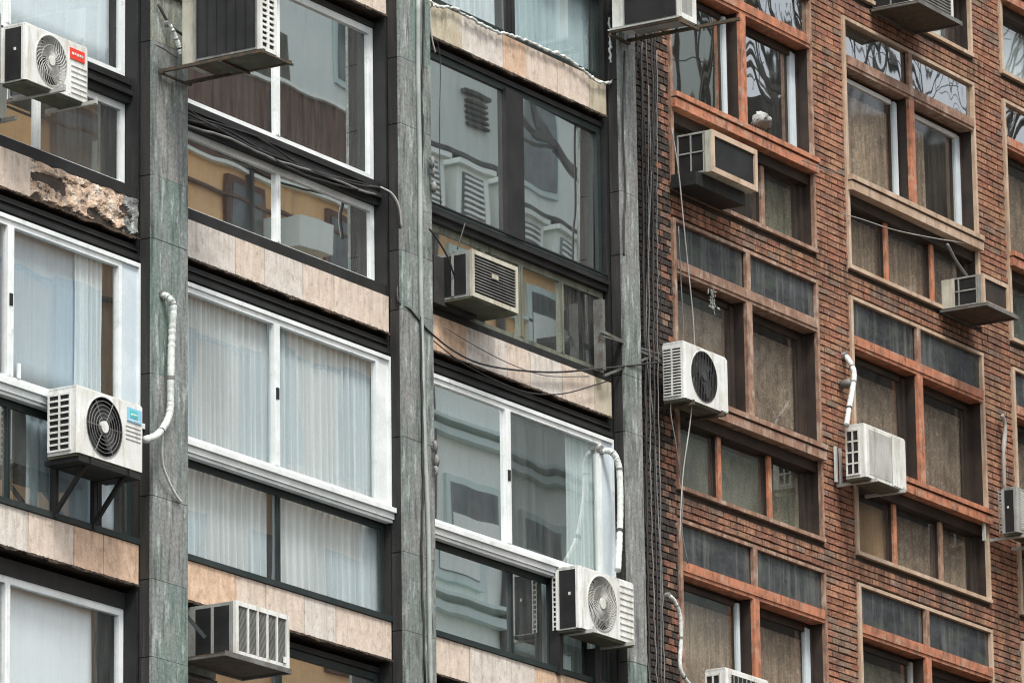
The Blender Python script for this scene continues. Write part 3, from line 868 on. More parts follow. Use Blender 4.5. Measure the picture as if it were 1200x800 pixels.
def fan_front(q, x0, x1, z0, z1, y, yb, cx, cz, r, seg=40, mi=0, mw=0):
    """front sheet with a round opening and the drum behind it"""
    ang = [2 * math.pi * i / seg for i in range(seg)] + [math.atan2(zz - cz, xx - cx) % (2 * math.pi) for xx in (x0, x1) for zz in (z0, z1)]
    ang = sorted(set(round(a, 6) for a in ang))
    inn, out = [], []
    base = len(q.v)
    for a in ang:
        c, s = math.cos(a), math.sin(a)
        t = min([(x1 - cx) / c if c > 1e-6 else 1e9, (x0 - cx) / c if c < -1e-6 else 1e9, (z1 - cz) / s if s > 1e-6 else 1e9, (z0 - cz) / s if s < -1e-6 else 1e9])
        q.v.append((cx + r * c, y, cz + r * s)); q.v.append((cx + t * c, y, cz + t * s)); q.v.append((cx + r * .97 * c, yb, cz + r * .97 * s))
        q.v.append((cx + r * .985 * c, y - .006, cz + r * .985 * s)); q.v.append((cx + r * 1.05 * c, y, cz + r * 1.05 * s))
    k = len(ang)
    for i in range(k):
        a, b_ = base + 5 * i, base + 5 * ((i + 1) % k)
        q.f.append((a + 4, b_ + 4, b_ + 1, a + 1)); q.m.append(mi)
        q.f.append((a + 3, b_ + 3, b_ + 4, a + 4)); q.m.append(mi)
        q.f.append((a + 2, b_ + 2, b_ + 3, a + 3)); q.m.append(mw)
    q.f.append(tuple(base + 5 * i + 2 for i in range(k))); q.m.append(2)

def bracket(t, x, z, d1, leg=.0, diag=False, mat='iron', w=.03):
    b = MB()
    b.box(x - w / 2, x + w / 2, -d1, -.001, z - w, z - .001)
    b.box(x - w / 2 + .003, x + w / 2 - .003, -d1 - .004, -d1 + .01, z - w, z + .02)
    if leg: b.box(x - w / 2, x + w / 2, -w, -.001, z - leg, z - w - .001)
    if diag: b.bar((x, -.02, z - leg + .03), (x, -d1 * .8, z - w - .005), w * .8)
    return b.build('bracket', mat, t)

def split_unit(X0, w, z0, h, dB, dF, label, style, side, casing='acwhite', group='air conditioners mounted on the facades'):
    t = empty('air_conditioner', (X0 + w / 2, -(dB + dF) / 2, z0), label, 'air conditioner', group)
    X1 = X0 + w; z1 = z0 + h; yF, yB = -dF, -dB
    c = MB()
    c.box(X0 + .002, X1 - .002, yF + .10, yB, z0, z1 - .004)
    c.box(X0, X1, yF + .02, yB - .01, z1 - .0035, z1 + .012)     # lid
    R_ = h * .45 if style != 'flat' else .1
    cx = X0 + w * (.39 if style != 'mid' else .44); cz = z0 + h * .5
    if style == 'flat':
        round_box(c, X0, X1, yF, yF + .098, z0, z1 - .006, .025)
    else:
        fan_front(c, X0 + .02, X1 - .02, z0, z1 - .006, yF, yF + .08, cx, cz, R_, mw=1 if style in ('rings', 'mid') else 0)
        for s_ in (0, 1):     # rounded corners and sides of the front shell
            xx = X0 if s_ == 0 else X1; sg = 1 if s_ == 0 else -1
            pr = [(xx + sg * .02, yF), (xx + sg * .008, yF + .006), (xx, yF + .02), (xx, yF + .098)]
            for i in range(3):
                c.quad((*pr[i], z0), (*pr[i + 1], z0), (*pr[i + 1], z1 - .006), (*pr[i], z1 - .006))
        c.quad((X0, yF + .098, z1 - .006), (X1, yF + .098, z1 - .006), (X1 - .02, yF, z1 - .006), (X0 + .02, yF, z1 - .006))
        c.quad((X0, yF + .098, z0), (X0 + .02, yF, z0), (X1 - .02, yF, z0), (X1, yF + .098, z0))
    cs = c.build('casing', [casing, 'acdark', 'acdark'], t)
    onebox('base_tray', 'olive', t, X0 + .01, X1 - .01, yF + .02, yB + .0, z0 - .022, z0 - .001)
    if style != 'flat':
        fd = 'fan_g' if style in ('spiral', 'spiral2') else 'fan_d'
        f = MB()
        nb = 4
        for k in range(nb):
            a0 = 2 * math.pi * k / nb + .4
            st = 7; base = len(f.v)
            for i in range(st + 1):
                a = a0 + 1.15 * i / st
                rr = (.24, .92)
                y = yF + .03 + .035 * i / st
                for q_, r_ in ((0, .24), (1, .6), (2, .92)):
                    aa = a + .25 * (r_ - .24)
                    f.v.append((cx + R_ * r_ * math.cos(aa), y, cz + R_ * r_ * math.sin(aa)))
            for i in range(st):
                for q_ in range(2):
                    p = base + i * 3 + q_
                    f.f.append((p, p + 1, p + 4, p + 3)); f.m.append(0)
        f.build('fan', fd, t, smooth=True)
        gd = MB(); gm_ = 'guard_g' if style in ('spiral', 'spiral2') else 'cabk'
        if style in ('spiral', 'spiral2'):
            ns = 30 if style == 'spiral' else 40
            for k in range(ns):
                a = 2 * math.pi * k / ns
                pts = []
                for i in range(5):
                    r_ = .2 + .78 * i / 4
                    aa = a + .75 * (i / 4) ** 1.3
                    pts.append((cx + R_ * r_ * math.cos(aa), yF - .004, cz + R_ * r_ * math.sin(aa)))
                gd.tube(pts, .0034, 4, caps=False)
            for r_ in (.99, .62): gd.ring((cx, yF - .004, cz), R_ * r_, .005 if r_ > .9 else .003)
        elif style == 'rings':
            for i in range(1, 7): gd.ring((cx, yF - .006, cz), R_ * (.18 + .82 * i / 6), .003)
            for k in range(6):
                a = math.pi * k / 3
                gd.tube([(cx + R_ * .2 * math.cos(a), yF - .004, cz + R_ * .2 * math.sin(a)), (cx + R_ * math.cos(a), yF - .004, cz + R_ * math.sin(a))], .004, 4)
            gm_ = 'cabg'
        else:
            nn = 17
            for i in range(nn):
                u = -0.96 + 1.92 * i / (nn - 1)
                hh = math.sqrt(max(0, 1 - u * u))
                gd.tube([(cx + R_ * u, yF - .003, cz - R_ * hh), (cx + R_ * u, yF - .003, cz + R_ * hh)], .0028, 4)
            for r_ in (1., .66, .33): gd.ring((cx, yF - .003, cz), R_ * r_, .004)
            gm_ = 'cabk'
        gd.build('fan_guard', gm_, t)
        hb = MB(); hb.disc((cx, yF - .014, cz), R_ * (.2 if style != 'mid' else .16), 20, 0, yF + .02)
        hb.build('hub', 'acwhite' if style != 'mid' else 'fan_d', t)
    # right front part
    fx = cx + R_ + .035
    if style in ('spiral', 'spiral2'):
        l = MB()
        n_ = 6 if style == 'spiral' else 9
        zt_ = z1 - (.19 if style == 'spiral' else .05)
        for i in range(n_):
            z_ = z0 + .04 + (zt_ - z0 - .05) * i / (n_ - 1)
            l.box(fx + .03, X1 - .03, yF - .008, yF - .001, z_, z_ + .012)
        l.box(fx, fx + .008, yF - .005, yF - .001, z0 + .02, z1 - .03)
        l.build('front_louvre', 'acwhite', t)
    if style == 'rings':
        l = MB()
        for i in range(4):
            z_ = z1 - .20 - .035 * i
            l.box(fx + .02, X1 - .04, yF - .004, yF - .001, z_, z_ + .006)
        l.build('front_louvre', 'acgrey', t)
    if style == 'mid':
        onebox('front_cover', 'acwhite', t, fx + .03, X1 - .01, yF - .006, yF - .001, z0 + .01, z1 - .02)
    if style == 'flat':
        l = MB()
        for i in range(22):
            z_ = z0 + .04 + (h - .09) * i / 21
            l.box(X0 + .06, X0 + w * .62, yF - .006, yF - .001, z_, z_ + .009)
        l.build('front_louvre', 'acwhite', t)
        onebox('front_cover', 'acwhite', t, X0 + w * .66, X1 - .03, yF - .010, yF - .001, z0 + .01, z1 - .02)
        onebox('groove', 'acgrey', t, X0 + w * .63, X0 + w * .645, yF - .002, yF - .001, z0 + .01, z1 - .02)
    # side that faces the viewer
    y1_, y0_ = yB + -.012, yF + .045
    if side == 'slots' or side == 'grid':
        a_, b2 = (9, 2) if side == 'slots' else (4, 2)
        s = onebox('side_recess', 'acdark', t, X0 - .0025, X0 - .0005, y0_ + .03, y1_ - .004, z0 + .035, z1 - .04)
        l = MB()
        for i in range(a_ + 1):
            z_ = z0 + .035 + (h - .085) * i / a_
            l.box(X0 - .012, X0 - .003, y0_ + .025, y1_, z_ - .008, z_ + .008)
        for i in range(b2 + 1):
            y_ = y0_ + .03 + (y1_ - y0_ - .035) * i / b2
            l.box(X0 - .0135, X0 - .0031, y_ - .008, y_ + .008, z0 + .028, z1 - .035)
        l.build('side_grille', casing, t)
    elif side == 'fine':
        onebox('side_recess', 'acdark', t, X0 - .0025, X0 - .0005, y0_, y1_ - .004, z0 + .03, z1 - .04)
        l = MB()
        for i in range(17):
            z_ = z0 + .035 + (h - .085) * i / 16
            l.box(X0 - .012, X0 - .003, y0_, y1_, z_ - .006, z_ + .006)
        y_ = (y0_ + y1_) / 2
        l.box(X0 - .0135, X0 - .0031, y_ - .008, y_ + .008, z0 + .028, z1 - .035)
        l.build('side_grille', casing, t)
    elif side == 'coil':
        onebox('coil', 'acdark', t, X0 - .0035, X0 - .0005, yF + .035, y1_ - .02, z0 + .012, z1 - .02)
        l = MB()
        for yy in (yF + .034, y1_ + .0):
            l.box(X0 - .012, X0 - .0036, yy - .010, yy + .010, z0 + .002, z1 - .006)
        for i in range(12):
            z_ = z0 + .03 + (h - .07) * i / 11
            l.box(X0 - .02, X0 - .0125, y1_ + .011, y1_ + .035, z_, z_ + .014)
        l.box(X0 - .022, X0 - .0125, y1_ + .0, y1_ + .009, z0 + .002, z1 - .006)
        l.box(X0 - .022, X0 - .0125, y1_ + .037, y1_ + .046, z0 + .002, z1 - .006)
        l.build('side_grille', casing, t)
        s = MB(); s.disc((X0 - .004, 0, 0), .01); 
        hnd = MB(); hnd.box(X0 - .010, X0 - .0037, yF + .10, yF + .12, z0 + h * .55, z0 + h * .60); hnd.build('screw', 'acwhite', t)
    return t, cx, cz, R_, fx

t, cx, cz, r_, fx = split_unit(-.19, .84, 3.345, .465, .14, .38, 'small white air conditioner with a red badge on two iron arms', 'spiral', 'coil')
bdg = onebox('badge', 'red', t, .385, .585, -.388, -.381, 3.665, 3.755)
q = MB()
for i, (a, c) in enumerate(((.41, .435), (.445, .465), (.475, .50), (.51, .53), (.54, .56))):
    q.box(a, c, -.391, -.3885, 3.70 + (.004 if i % 2 else 0), 3.722)
q.build('badge_lettering', 'acwhite', bdg)
for x in (.16, .59): bracket(t, x, 3.345, .50, mat='guard_g', w=.032)

t, cx, cz, r_, fx = split_unit(.53, .89, .455, .54, .08, .38, 'white air conditioner with a dark ringed fan and a blue badge', 'rings', 'slots')
bdg = onebox('badge', 'blue', t, 1.19, 1.385, -.388, -.381, .84, .955)
onebox('badge_emblem', 'teal', bdg, 1.225, 1.33, -.391, -.3885, .875, .935)
q = MB()
for i in range(5): q.box(1.23 + .02 * i, 1.243 + .02 * i, -.394, -.3915, .895, .91)
for i in range(6): q.box(1.205 + .026 * i, 1.222 + .026 * i, -.3905, -.3885, .85, .862)
q.build('badge_lettering', 'acwhite', bdg)
for x in (.72, 1.24): bracket(t, x, .43, .38, .42, True, 'black', .04)
onebox('shelf', 'black', t, .56, 1.4, -.37, -.03, .395, .43)

t, cx, cz, r_, fx = split_unit(8.345, .96, .375, .565, .03, .28, 'white air conditioner with a pale round fan under the curved white hose', 'spiral2', 'coil')
for x in (8.46, 9.16): bracket(t, x, .375, .35, .0, False, 'guard_g', .034)
onebox('wall_post', 'black', t, 8.36, 8.42, -.045, .06, -.02, .93)
onebox('wall_post', 'black', t, 8.98, 9.05, -.045, .06, -.02, .32)

t, cx, cz, r_, fx = split_unit(10.14, .80, 2.85, .54, .14, .38, 'white air conditioner with a dark round fan on the brick wall beside the black cables', 'mid', 'fine')
for x in (10.26, 10.8): bracket(t, x, 2.83, .40, .0, False, 'rust', .03)
t, cx, cz, r_, fx = split_unit(13.625, .835, 2.76, .53, .17, .40, 'white air conditioner with plain slatted front on the brick wall under a grey hose', 'flat', 'grid')
for x in (13.75, 14.33): bracket(t, x, 2.755, .44, .0, False, 'guard_g', .03)
q = MB(); q.box(13.66, 13.70, -.04, -.02, 2.76, 3.12); q.box(13.76, 13.79, -.04, -.02, 2.76, 3.12); q.build('wall_plate', 'acwhite', t)
t, cx, cz, r_, fx = split_unit(16.88, .80, 2.80, .47, .22, .40, 'air conditioner cut by the picture edge under a pale pipe', 'flat', 'coil', 'acgrey')
for x in (16.98, 17.5): bracket(t, x, 2.79, .44, .0, False, 'guard_g', .03)
onebox('wall_plate', 'guard_g', t, 16.80, 16.83, -.05, -.02, 2.74, 3.02)
t, cx, cz, r_, fx = split_unit(10.77, .80, -.19, .575, .16, .40, 'bottommost white air conditioner with a square dark grille, under a brown curtained window', 'flat', 'grid')
q = MB(); q.box(10.84, 11.36, -.420, -.409, -.12, .33); q.build('front_recess', 'acdark', t)
q = MB()
for i in range(7): q.box(10.85 + .08 * i, 10.862 + .08 * i, -.426, -.4205, -.12, .33)
q.build('front_grille', 'acgrey', t)
for x in (10.9, 11.45): bracket(t, x, -.2, .44)

t, cx, cz, r_, fx = split_unit(-1.35, .84, 3.30, .5, .14, .38, 'air conditioner cut by the picture edge next to the red badged one', 'rings', 'coil', 'acgrey')
for x in (-1.2, -.68): bracket(t, x, 3.295, .46)

def window_unit(X0, w, z0, h, dB, dF, label, bars, casing='acbeige', side='ribs', nb=5, tray=None, bezel='white', bw=.03, frontmat='acdark'):
    t = empty('air_conditioner', (X0 + w / 2, -(dB + dF) / 2, z0), label, 'air conditioner', 'air conditioners mounted on the facades')
    X1, z1, yF, yB = X0 + w, z0 + h, -dF, -dB
    c = MB()
    c.box(X0, X1, yF + .03, yB, z0, z1)
    c.build('casing', casing, t)
    f = MB()
    f.box(X0 - .004, X0 + bw, yF, yF + .029, z0 - .004, z1 + .004)
    f.box(X1 - bw, X1 + .004, yF, yF + .029, z0 - .004, z1 + .004)
    f.box(X0 + bw, X1 - bw, yF, yF + .029, z0 - .004, z0 + bw)
    f.box(X0 + bw, X1 - bw, yF, yF + .029, z1 - bw, z1 + .004)
    f.build('bezel', bezel, t)
    onebox('coil', frontmat, t, X0 + bw, X1 - bw, yF + .018, yF + .028, z0 + bw, z1 - bw)
    gb = MB()
    if bars == 'v':
        for i in range(1, nb):
            x = X0 + bw + (w - 2 * bw) * i / nb
            gb.box(x - .008, x + .008, yF - .003, yF + .012, z0 + bw, z1 - bw)
        for i in range(40):
            z = z0 + bw + (h - 2 * bw) * (i + .5) / 40
            gb.box(X0 + bw, X1 - bw, yF + .013, yF + .016, z - .002, z + .002, 1)
    elif bars == 'h':
        for i in range(1, 13):
            z = z0 + bw + (h - 2 * bw) * i / 13
            gb.box(X0 + bw, X1 - bw, yF + .003, yF + .015, z - .005, z + .005, 1)
    elif bars == 'slots':
        for i in range(1, 13):
            z = z0 + bw + (h - 2 * bw) * i / 13
            gb.box(X0 + bw, X1 - bw, yF + .002, yF + .015, z - .010, z + .010)
        gb.box(X0 + w / 2 - .014, X0 + w / 2 + .014, yF, yF + .016, z0 + bw, z1 - bw)
    if gb.v: gb.build('front_grille', [bezel, 'acgrey' if bars == 'v' else 'cabg'], t)
    L = dF - dB
    if side == 'ribs':
        s = MB()
        s.box(X0 - .004, X0 - .0005, yF + .05, yB - .02, z0 + .02, z1 - .02)
        for i in range(7):
            y = yB - .02 - (L - .08) * i / 6
            s.box(X0 - .012, X0 - .0045, y - .008, y, z0 + .02, z1 - .02, 1)
        s.build('side_panel', ['acdark', 'black'], t)
    elif side == 'bays':
        s = MB()
        s.box(X0 - .004, X0 - .0005, yF + .07, yB - .08, z0 + .025, z1 - .03)
        s.box(X0 - .010, X0 - .0045, (yF + yB) / 2 - .02, (yF + yB) / 2 + .005, z0 + .02, z1 - .02, 1)
        s.build('side_panel', ['acdark', 'acgrey'], t)
    elif side == 'frame':
        s = MB()
        y0_, y1_ = yF + .07, yB
        s.box(X0 - .004, X0 - .0005, y0_, y1_, z0 + .01, z1 - .01)
        for zz in (z0 + .005, z0 + h * .5, z1 - .022): s.box(X0 - .012, X0 - .0045, y0_, y1_, zz, zz + .014, 1)
        for yy in (y0_, (y0_ + y1_) / 2, y1_ - .014): s.box(X0 - .0125, X0 - .0046, yy, yy + .014, z0 + .006, z1 - .006, 1)
        s.build('side_panel', ['acdark', 'acgrey'], t)
    if tray:
        x0, x1, y0, y1, zz = tray
        onebox('tray', 'rust', t, x0, x1, y0, y1, zz - .012, zz)
        q = MB()
        q.box(x0, x0 + .025, y0, y1, zz - .03, zz - .0125); q.box(x1 - .025, x1, y0, y1, zz - .03, zz - .0125); q.box(x0, x1, y1 - .02, y1, zz - .031, zz - .0125)
        q.box(x0, x1, y0 - .006, y0 - .001, zz - .03, zz + .012)
        q.build('tray_edge', 'iron', t)
    return t

# caged unit bottom left under the stone band
t = window_unit(2.63, .77, -.83, .445, -.03, .45, 'grey box air conditioner with a white barred front under tan stone', 'v', 'acgrey', 'bays', 5, (2.45, 3.42, -.46, .03, -.84), 'acwhite', .035)
onebox('label_plate', 'acwhite', t, 3.30, 3.345, -.462, -.455, -.79, -.74)
q = MB(); q.bar((2.44, -.02, -.42), (2.55, -.20, -.68), .03); q.box(2.42, 2.46, -.03, -.002, -.88, -.37); q.build('bracket', 'dark_g', t)
# units standing across on trays
t = window_unit(1.975, .235, 4.02, .68, .50, 1.15, 'tall dark finned air conditioner standing endways on a long iron tray', 'slots', 'acgrey', 'ribs', 5, None, 'acwhite', .03)
q = MB()
for x in (1.97, 2.36):
    q.box(x, x + .03, -1.18, -.135, 3.985, 4.012)
for y in (-1.18, -.75, -.16):
    q.box(1.965, 2.395, y - .015, y + .01, 3.97, 3.984)
q.box(2.0, 2.36, -1.15, -.45, 4.001, 4.006)
for x in (1.97, 2.36):
    q.box(x, x + .025, -1.0, -.135, 4.70, 4.722)
q.box(1.965, 2.395, -1.0, -.975, 4.68, 4.70); q.box(1.965, 2.395, -.16, -.135, 4.68, 4.70)
q.build('tray_frame', 'rust', t)
onebox('tray_sheet', 'olive', t, 2.0, 2.36, -1.15, -.60, 3.992, 4.0)
onebox('back_box', 'acbeige', t, 2.02, 2.34, -.50, -.34, 4.03, 4.70)
t = window_unit(9.28, .31, 6.255, .62, .30, .90, 'large dark sided air conditioner with narrow white front beside the brick wall', 'none', 'acgrey', 'none', 5, None, 'acwhite', .045, 'acgrey')
onebox('side_panel', 'acdark', t, 9.274, 9.279, -.86, -.31, 6.27, 6.86)
onebox('back_box', 'acwhite', t, 9.30, 9.56, -.298, -.16, 6.27, 6.86)
q = MB()
for x in (9.27, 9.60): q.box(x, x + .03, -1.35 if x > 9.5 else -.92, -.135, 6.215, 6.245)
q.box(9.27, 9.63, -.92, -.89, 6.19, 6.214); q.box(9.27, 9.63, -.16, -.135, 6.19, 6.214)
q.box(9.262, 9.27, -.90, -.13, 6.236, 6.252, 1)
q.build('tray_frame', ['rust', 'guard_g'], t)
# unit in the open window of the third bay
t = window_unit(6.42, .76, 3.02, .42, -.04, .385, 'grey box air conditioner with dark slatted front beside the middle pilaster', 'h', 'acgrey', 'bays', 5, None, 'acbeige', .035)
onebox('front_emblem', 'acbeige', t, 6.74, 6.84, -.392, -.384, 3.245, 3.285)
onebox('underside_sheet', 'olive', t, 6.42, 7.18, -.37, .0, 3.0, 3.015)
q = MB(); q.box(6.25, 6.95, -.09, .055, 2.965, 3.40); q.build('backing_box', 'soot', t)
# brick wall units
t = window_unit(10.68, .87, 5.165, .41, .04, .42, 'empty looking box air conditioner in a cream frame below an orange sill', 'none', 'acbeige', 'frame', 5, None, 'cream', .05, 'black')  # black front sheet stands for the shade inside the open cage
onebox('post', 'acbeige', t, 10.672, 10.679, -.415, -.32, 5.165, 5.57)
onebox('shade_box', 'black', t, 10.56, 11.50, -.30, -.03, 5.03, 5.16)  # black box put in for the shaded zone under this unit
t = window_unit(14.80, .81, 7.92, .5, .0, .50, 'topmost air conditioner of the brick wall on a wide iron tray', 'h', 'acwhite', 'frame', 5, (14.72, 15.68, -.56, -.0, 7.91), 'acwhite', .04, 'acgrey')
t = window_unit(16.08, .57, 5.03, .315, .02, .50, 'small open air conditioner cage with a cream frame on a rusty tray', 'none', 'acgrey', 'frame', 5, (16.02, 16.74, -.55, -.0, 5.02), 'cream', .04, 'dark_wood')
onebox('pale_side_sheet', 'acbeige', t, 16.066, 16.0755, -.17, -.03, 5.035, 5.335)

# ---------------------------------------------------------------- cables, hoses, brackets on the facades
CAB={
'hose_pier1': [(2.029, -0.15, 2.095), (2.043, -0.2, 2.061), (2.063, -0.22, 1.976), (2.068, -0.2, 1.706), (2.056, -0.2, 1.344), (2.045, -0.2, 1.113), (1.904, -0.24, 0.951), (1.699, -0.3, 0.824), (1.471, -0.36, 0.742)] ,
'drip1': [(1.851, -0.26, 0.881), (1.937, -0.2, 0.678), (2.038, -0.18, 0.558), (2.175, -0.16, 0.458), (2.274, -0.15, 0.407)] ,
'cabA': [(2.561, -0.0, 3.81), (2.961, -0.0, 3.789), (3.468, -0.0, 3.748), (3.985, -0.0, 3.751), (4.642, -0.0, 3.763), (5.179, -0.0, 3.797), (5.476, -0.02, 3.841), (5.543, -0.1, 3.782), (5.574, -0.15, 3.664), (5.612, -0.15, 3.48)] ,
'cabB': [(2.561, -0.0, 3.751), (3.087, -0.0, 3.805), (3.597, -0.0, 3.764), (4.18, -0.0, 3.691), (4.909, -0.0, 3.726), (5.451, -0.0, 3.792)] ,
'cabC': [(2.561, -0.0, 3.855), (2.835, -0.0, 3.818), (3.597, -0.0, 3.854), (4.246, -0.0, 3.768), (4.776, -0.0, 3.787), (5.397, -0.0, 3.841)] ,
'cabD': [(2.561, -0.0, 3.699), (3.213, -0.0, 3.738), (3.855, -0.0, 3.72), (4.51, -0.0, 3.754), (5.179, -0.0, 3.759), (5.451, -0.0, 3.776)] ,
'whiteknot': [(6.254, -0.04, 5.779), (6.367, -0.04, 5.745), (6.509, -0.04, 5.759), (6.681, -0.04, 5.804), (6.939, -0.04, 5.783), (7.2, -0.04, 5.778), (7.404, -0.04, 5.766), (7.58, -0.04, 5.788), (7.787, -0.04, 5.809), (8.025, -0.04, 5.821), (8.295, -0.04, 5.825), (8.537, -0.04, 5.837), (8.779, -0.04, 5.816), (8.993, -0.04, 5.787), (9.145, -0.04, 5.743), (9.331, -0.04, 5.765), (9.489, -0.04, 5.829), (9.539, -0.04, 5.926), (9.464, -0.04, 6.024), (9.454, -0.04, 6.189), (9.447, -0.04, 6.439)] ,
'drop2': [(6.339, -0.03, 5.724), (6.322, -0.03, 5.544), (6.361, -0.03, 5.394), (6.402, -0.03, 5.309)] ,
'pier2cable': [(6.039, -0.15, 5.727), (6.016, -0.15, 5.205), (5.981, -0.15, 4.801), (6.002, -0.15, 4.413), (5.954, -0.15, 4.088), (5.933, -0.15, 3.693), (5.954, -0.15, 3.309), (5.926, -0.15, 2.53), (5.94, -0.15, 1.765), (5.946, -0.15, 1.308), (5.908, -0.15, 0.694), (5.941, -0.15, -0.505)] ,
'pier2pipe': [(5.941, -0.15, 5.701), (5.927, -0.15, 4.946), (5.94, -0.15, 4.085), (5.936, -0.15, 3.072), (5.968, -0.15, 1.77), (6.02, -0.15, 0.866), (6.023, -0.15, 0.261), (6.034, -0.15, -0.639)] ,
'pier2left': [(5.777, -0.03, 5.679), (5.776, -0.03, 4.692), (5.798, -0.03, 4.384), (5.734, -0.03, 3.822), (5.75, -0.05, 3.279), (5.638, -0.1, 2.86), (5.767, -0.14, 2.79), (5.904, -0.14, 2.727), (6.11, -0.14, 2.647), (6.521, -0.1, 2.585), (6.977, -0.08, 2.566), (7.586, -0.06, 2.633), (8.34, -0.05, 2.767), (9.048, -0.08, 2.941), (9.566, -0.14, 3.072), (10.014, -0.2, 3.19)] ,
'droop': [(6.221, -0.06, 2.636), (6.724, -0.06, 2.524), (7.293, -0.06, 2.478), (7.873, -0.06, 2.478), (8.468, -0.06, 2.591), (9.077, -0.06, 2.804), (9.324, -0.06, 2.896)] ,
'droop2': [(6.463, -0.05, 2.79), (7.028, -0.05, 2.723), (7.603, -0.05, 2.685), (8.19, -0.05, 2.704), (8.943, -0.05, 2.851)] ,
'hoseL2': [(9.23, -0.02, 2.21), (9.267, -0.08, 2.201), (9.29, -0.12, 2.144), (9.313, -0.14, 2.017), (9.284, -0.16, 1.703), (9.19, -0.2, 1.36), (8.98, -0.3, 1.007)] ,
'rope': [(10.123, -0.3, 5.473), (10.235, -0.3, 5.081), (10.298, -0.3, 4.678), (10.374, -0.3, 4.195), (10.45, -0.3, 3.713), (10.465, -0.3, 3.302), (10.399, -0.3, 2.876), (10.341, -0.3, 2.618), (10.193, -0.3, 2.099), (10.103, -0.3, 1.433)] ,
'rope2': [(10.386, -0.2, 4.589), (10.412, -0.2, 4.052), (10.42, -0.2, 3.473), (10.174, -0.2, 2.845), (10.253, -0.2, 2.451), (10.36, -0.2, 1.981), (10.33, -0.2, 1.649), (10.428, -0.2, 1.342)] ,
'hosebot': [(10.17, -0.15, 0.995), (10.262, -0.15, 0.954), (10.352, -0.15, 0.832), (10.358, -0.15, 0.607), (10.332, -0.15, 0.361), (10.422, -0.15, 0.255), (10.561, -0.15, 0.188)] ,
'hoseB': [(13.944, -0.04, 4.085), (13.897, -0.12, 3.976), (13.87, -0.16, 3.86), (13.731, -0.2, 3.635), (13.596, -0.24, 3.463), (13.459, -0.28, 3.258)] ,
'elecB': [(13.028, -0.1, 5.883), (13.375, -0.1, 5.896), (13.816, -0.1, 5.93)] ,
'wireB2': [(13.885, -0.05, 5.547), (14.331, -0.05, 5.588), (15.056, -0.05, 5.638), (15.987, -0.05, 5.759), (16.751, -0.05, 5.878)] ,
'pipeC': [(17.26, -0.06, 4.154), (17.328, -0.06, 4.04), (17.269, -0.06, 3.755), (17.258, -0.06, 3.344)] ,
'v1': [(10.016, -0.12, 5.898), (9.953, -0.12, 4.212), (9.922, -0.12, 2.56), (9.911, -0.12, 1.421), (9.952, -0.12, 0.063)] ,
'v2': [(10.103, -0.12, 6.511), (10.064, -0.12, 5.07), (10.017, -0.12, 3.399), (9.986, -0.12, 1.758), (9.983, -0.12, 0.068)] ,
'v3': [(10.19, -0.12, 6.28), (10.128, -0.12, 4.667), (10.09, -0.12, 3.25), (10.074, -0.12, 1.612), (10.092, -0.12, 0.085)] ,
'v4': [(10.007, -0.06, 6.328), (9.96, -0.06, 4.638), (9.952, -0.06, 3.148), (9.925, -0.06, 1.593), (9.93, -0.06, 0.066)] ,
'p3c': [(9.516, -0.16, 6.1), (9.458, -0.16, 5.334), (9.481, -0.16, 4.677), (9.441, -0.16, 4.42), (9.429, -0.16, 4.088)] ,
'bar1': [(9.088, -0.1, 3.303), (10.202, -0.1, 3.243)] ,
'bar2': [(9.135, -0.1, 2.891), (10.206, -0.1, 3.343)] ,
'p1junk': [(1.938, -0.15, 4.567), (2.052, -0.2, 4.402), (2.155, -0.3, 4.301), (2.196, -0.4, 4.22)] ,
'p1b': [(1.832, -0.2, 4.183), (2.003, -0.2, 4.168), (2.15, -0.2, 4.147)] ,
'pipe4': [(1.897, -0.3, 4.344), (1.958, -0.3, 4.287), (2.02, -0.3, 4.214), (2.056, -0.3, 4.135)] ,
'acwire5': [(6.006, -0.2, 3.562), (6.13, -0.2, 3.497), (6.296, -0.2, 3.378), (6.405, -0.2, 3.231)] ,
'acwire5b': [(6.599, -0.2, 3.745), (6.525, -0.2, 3.602), (6.466, -0.2, 3.479)] ,
'wire12': [(15.883, -0.2, 5.658), (16.062, -0.2, 5.526), (16.317, -0.2, 5.401)] ,
'thin_c': [(6.279, -0.02, 5.454), (6.49, -0.02, 5.349), (6.476, -0.02, 4.629), (6.476, -0.02, 3.918)] ,
}

def cable(key, r, mat, label, cat='cable', n=6, vary=0., name='cable', group=None, seg=5, wob=0.):
    pts = spline(CAB[key], seg)
    if wob: pts = [p + Vector((random.uniform(-wob, wob), random.uniform(-wob, wob), random.uniform(-wob, wob))) for p in pts]
    b = MB(); o0 = CAB[key][-1]
    if name == 'hose':
        fine_ = []
        for i in range(len(pts) - 1):
            for k in range(4): fine_.append(pts[i].lerp(pts[i + 1], k / 4) + Vector((random.uniform(-.002, .002), 0, random.uniform(-.002, .002))))
        pts = fine_ + [pts[-1]]
        vary = min(max(vary, .06), .12)
    b.tube(pts, r, n, vary=vary)
    o = b.build(name, mat, None, smooth=True, loc=o0)
    if name == 'hose':
        m_ = len(pts)
        for f_ in (.22, .48, .8):
            i = int(m_ * f_)
            q_ = MB(); q_.tube([pts[i - 1], pts[i + 1]], r * 1.13, n); q_.build('tape_band', 'cabk' if f_ == .8 else 'cabg', o)
        q_ = MB(); a_ = pts[0] + (pts[0] - pts[3]).normalized() * .02
        q_.tube([(a_.x, a_.y + .03, a_.z), (a_.x, a_.y - .01, a_.z)], r * 1.5, 9); q_.build('wall_plug', 'cabg', o)
    return tag(o, label, cat, group)
cable('hose_pier1', .03, 'hose', 'thick white wrapped hose down the pilaster into the air conditioner with a blue badge', 'hose', 10, .14, 'hose')
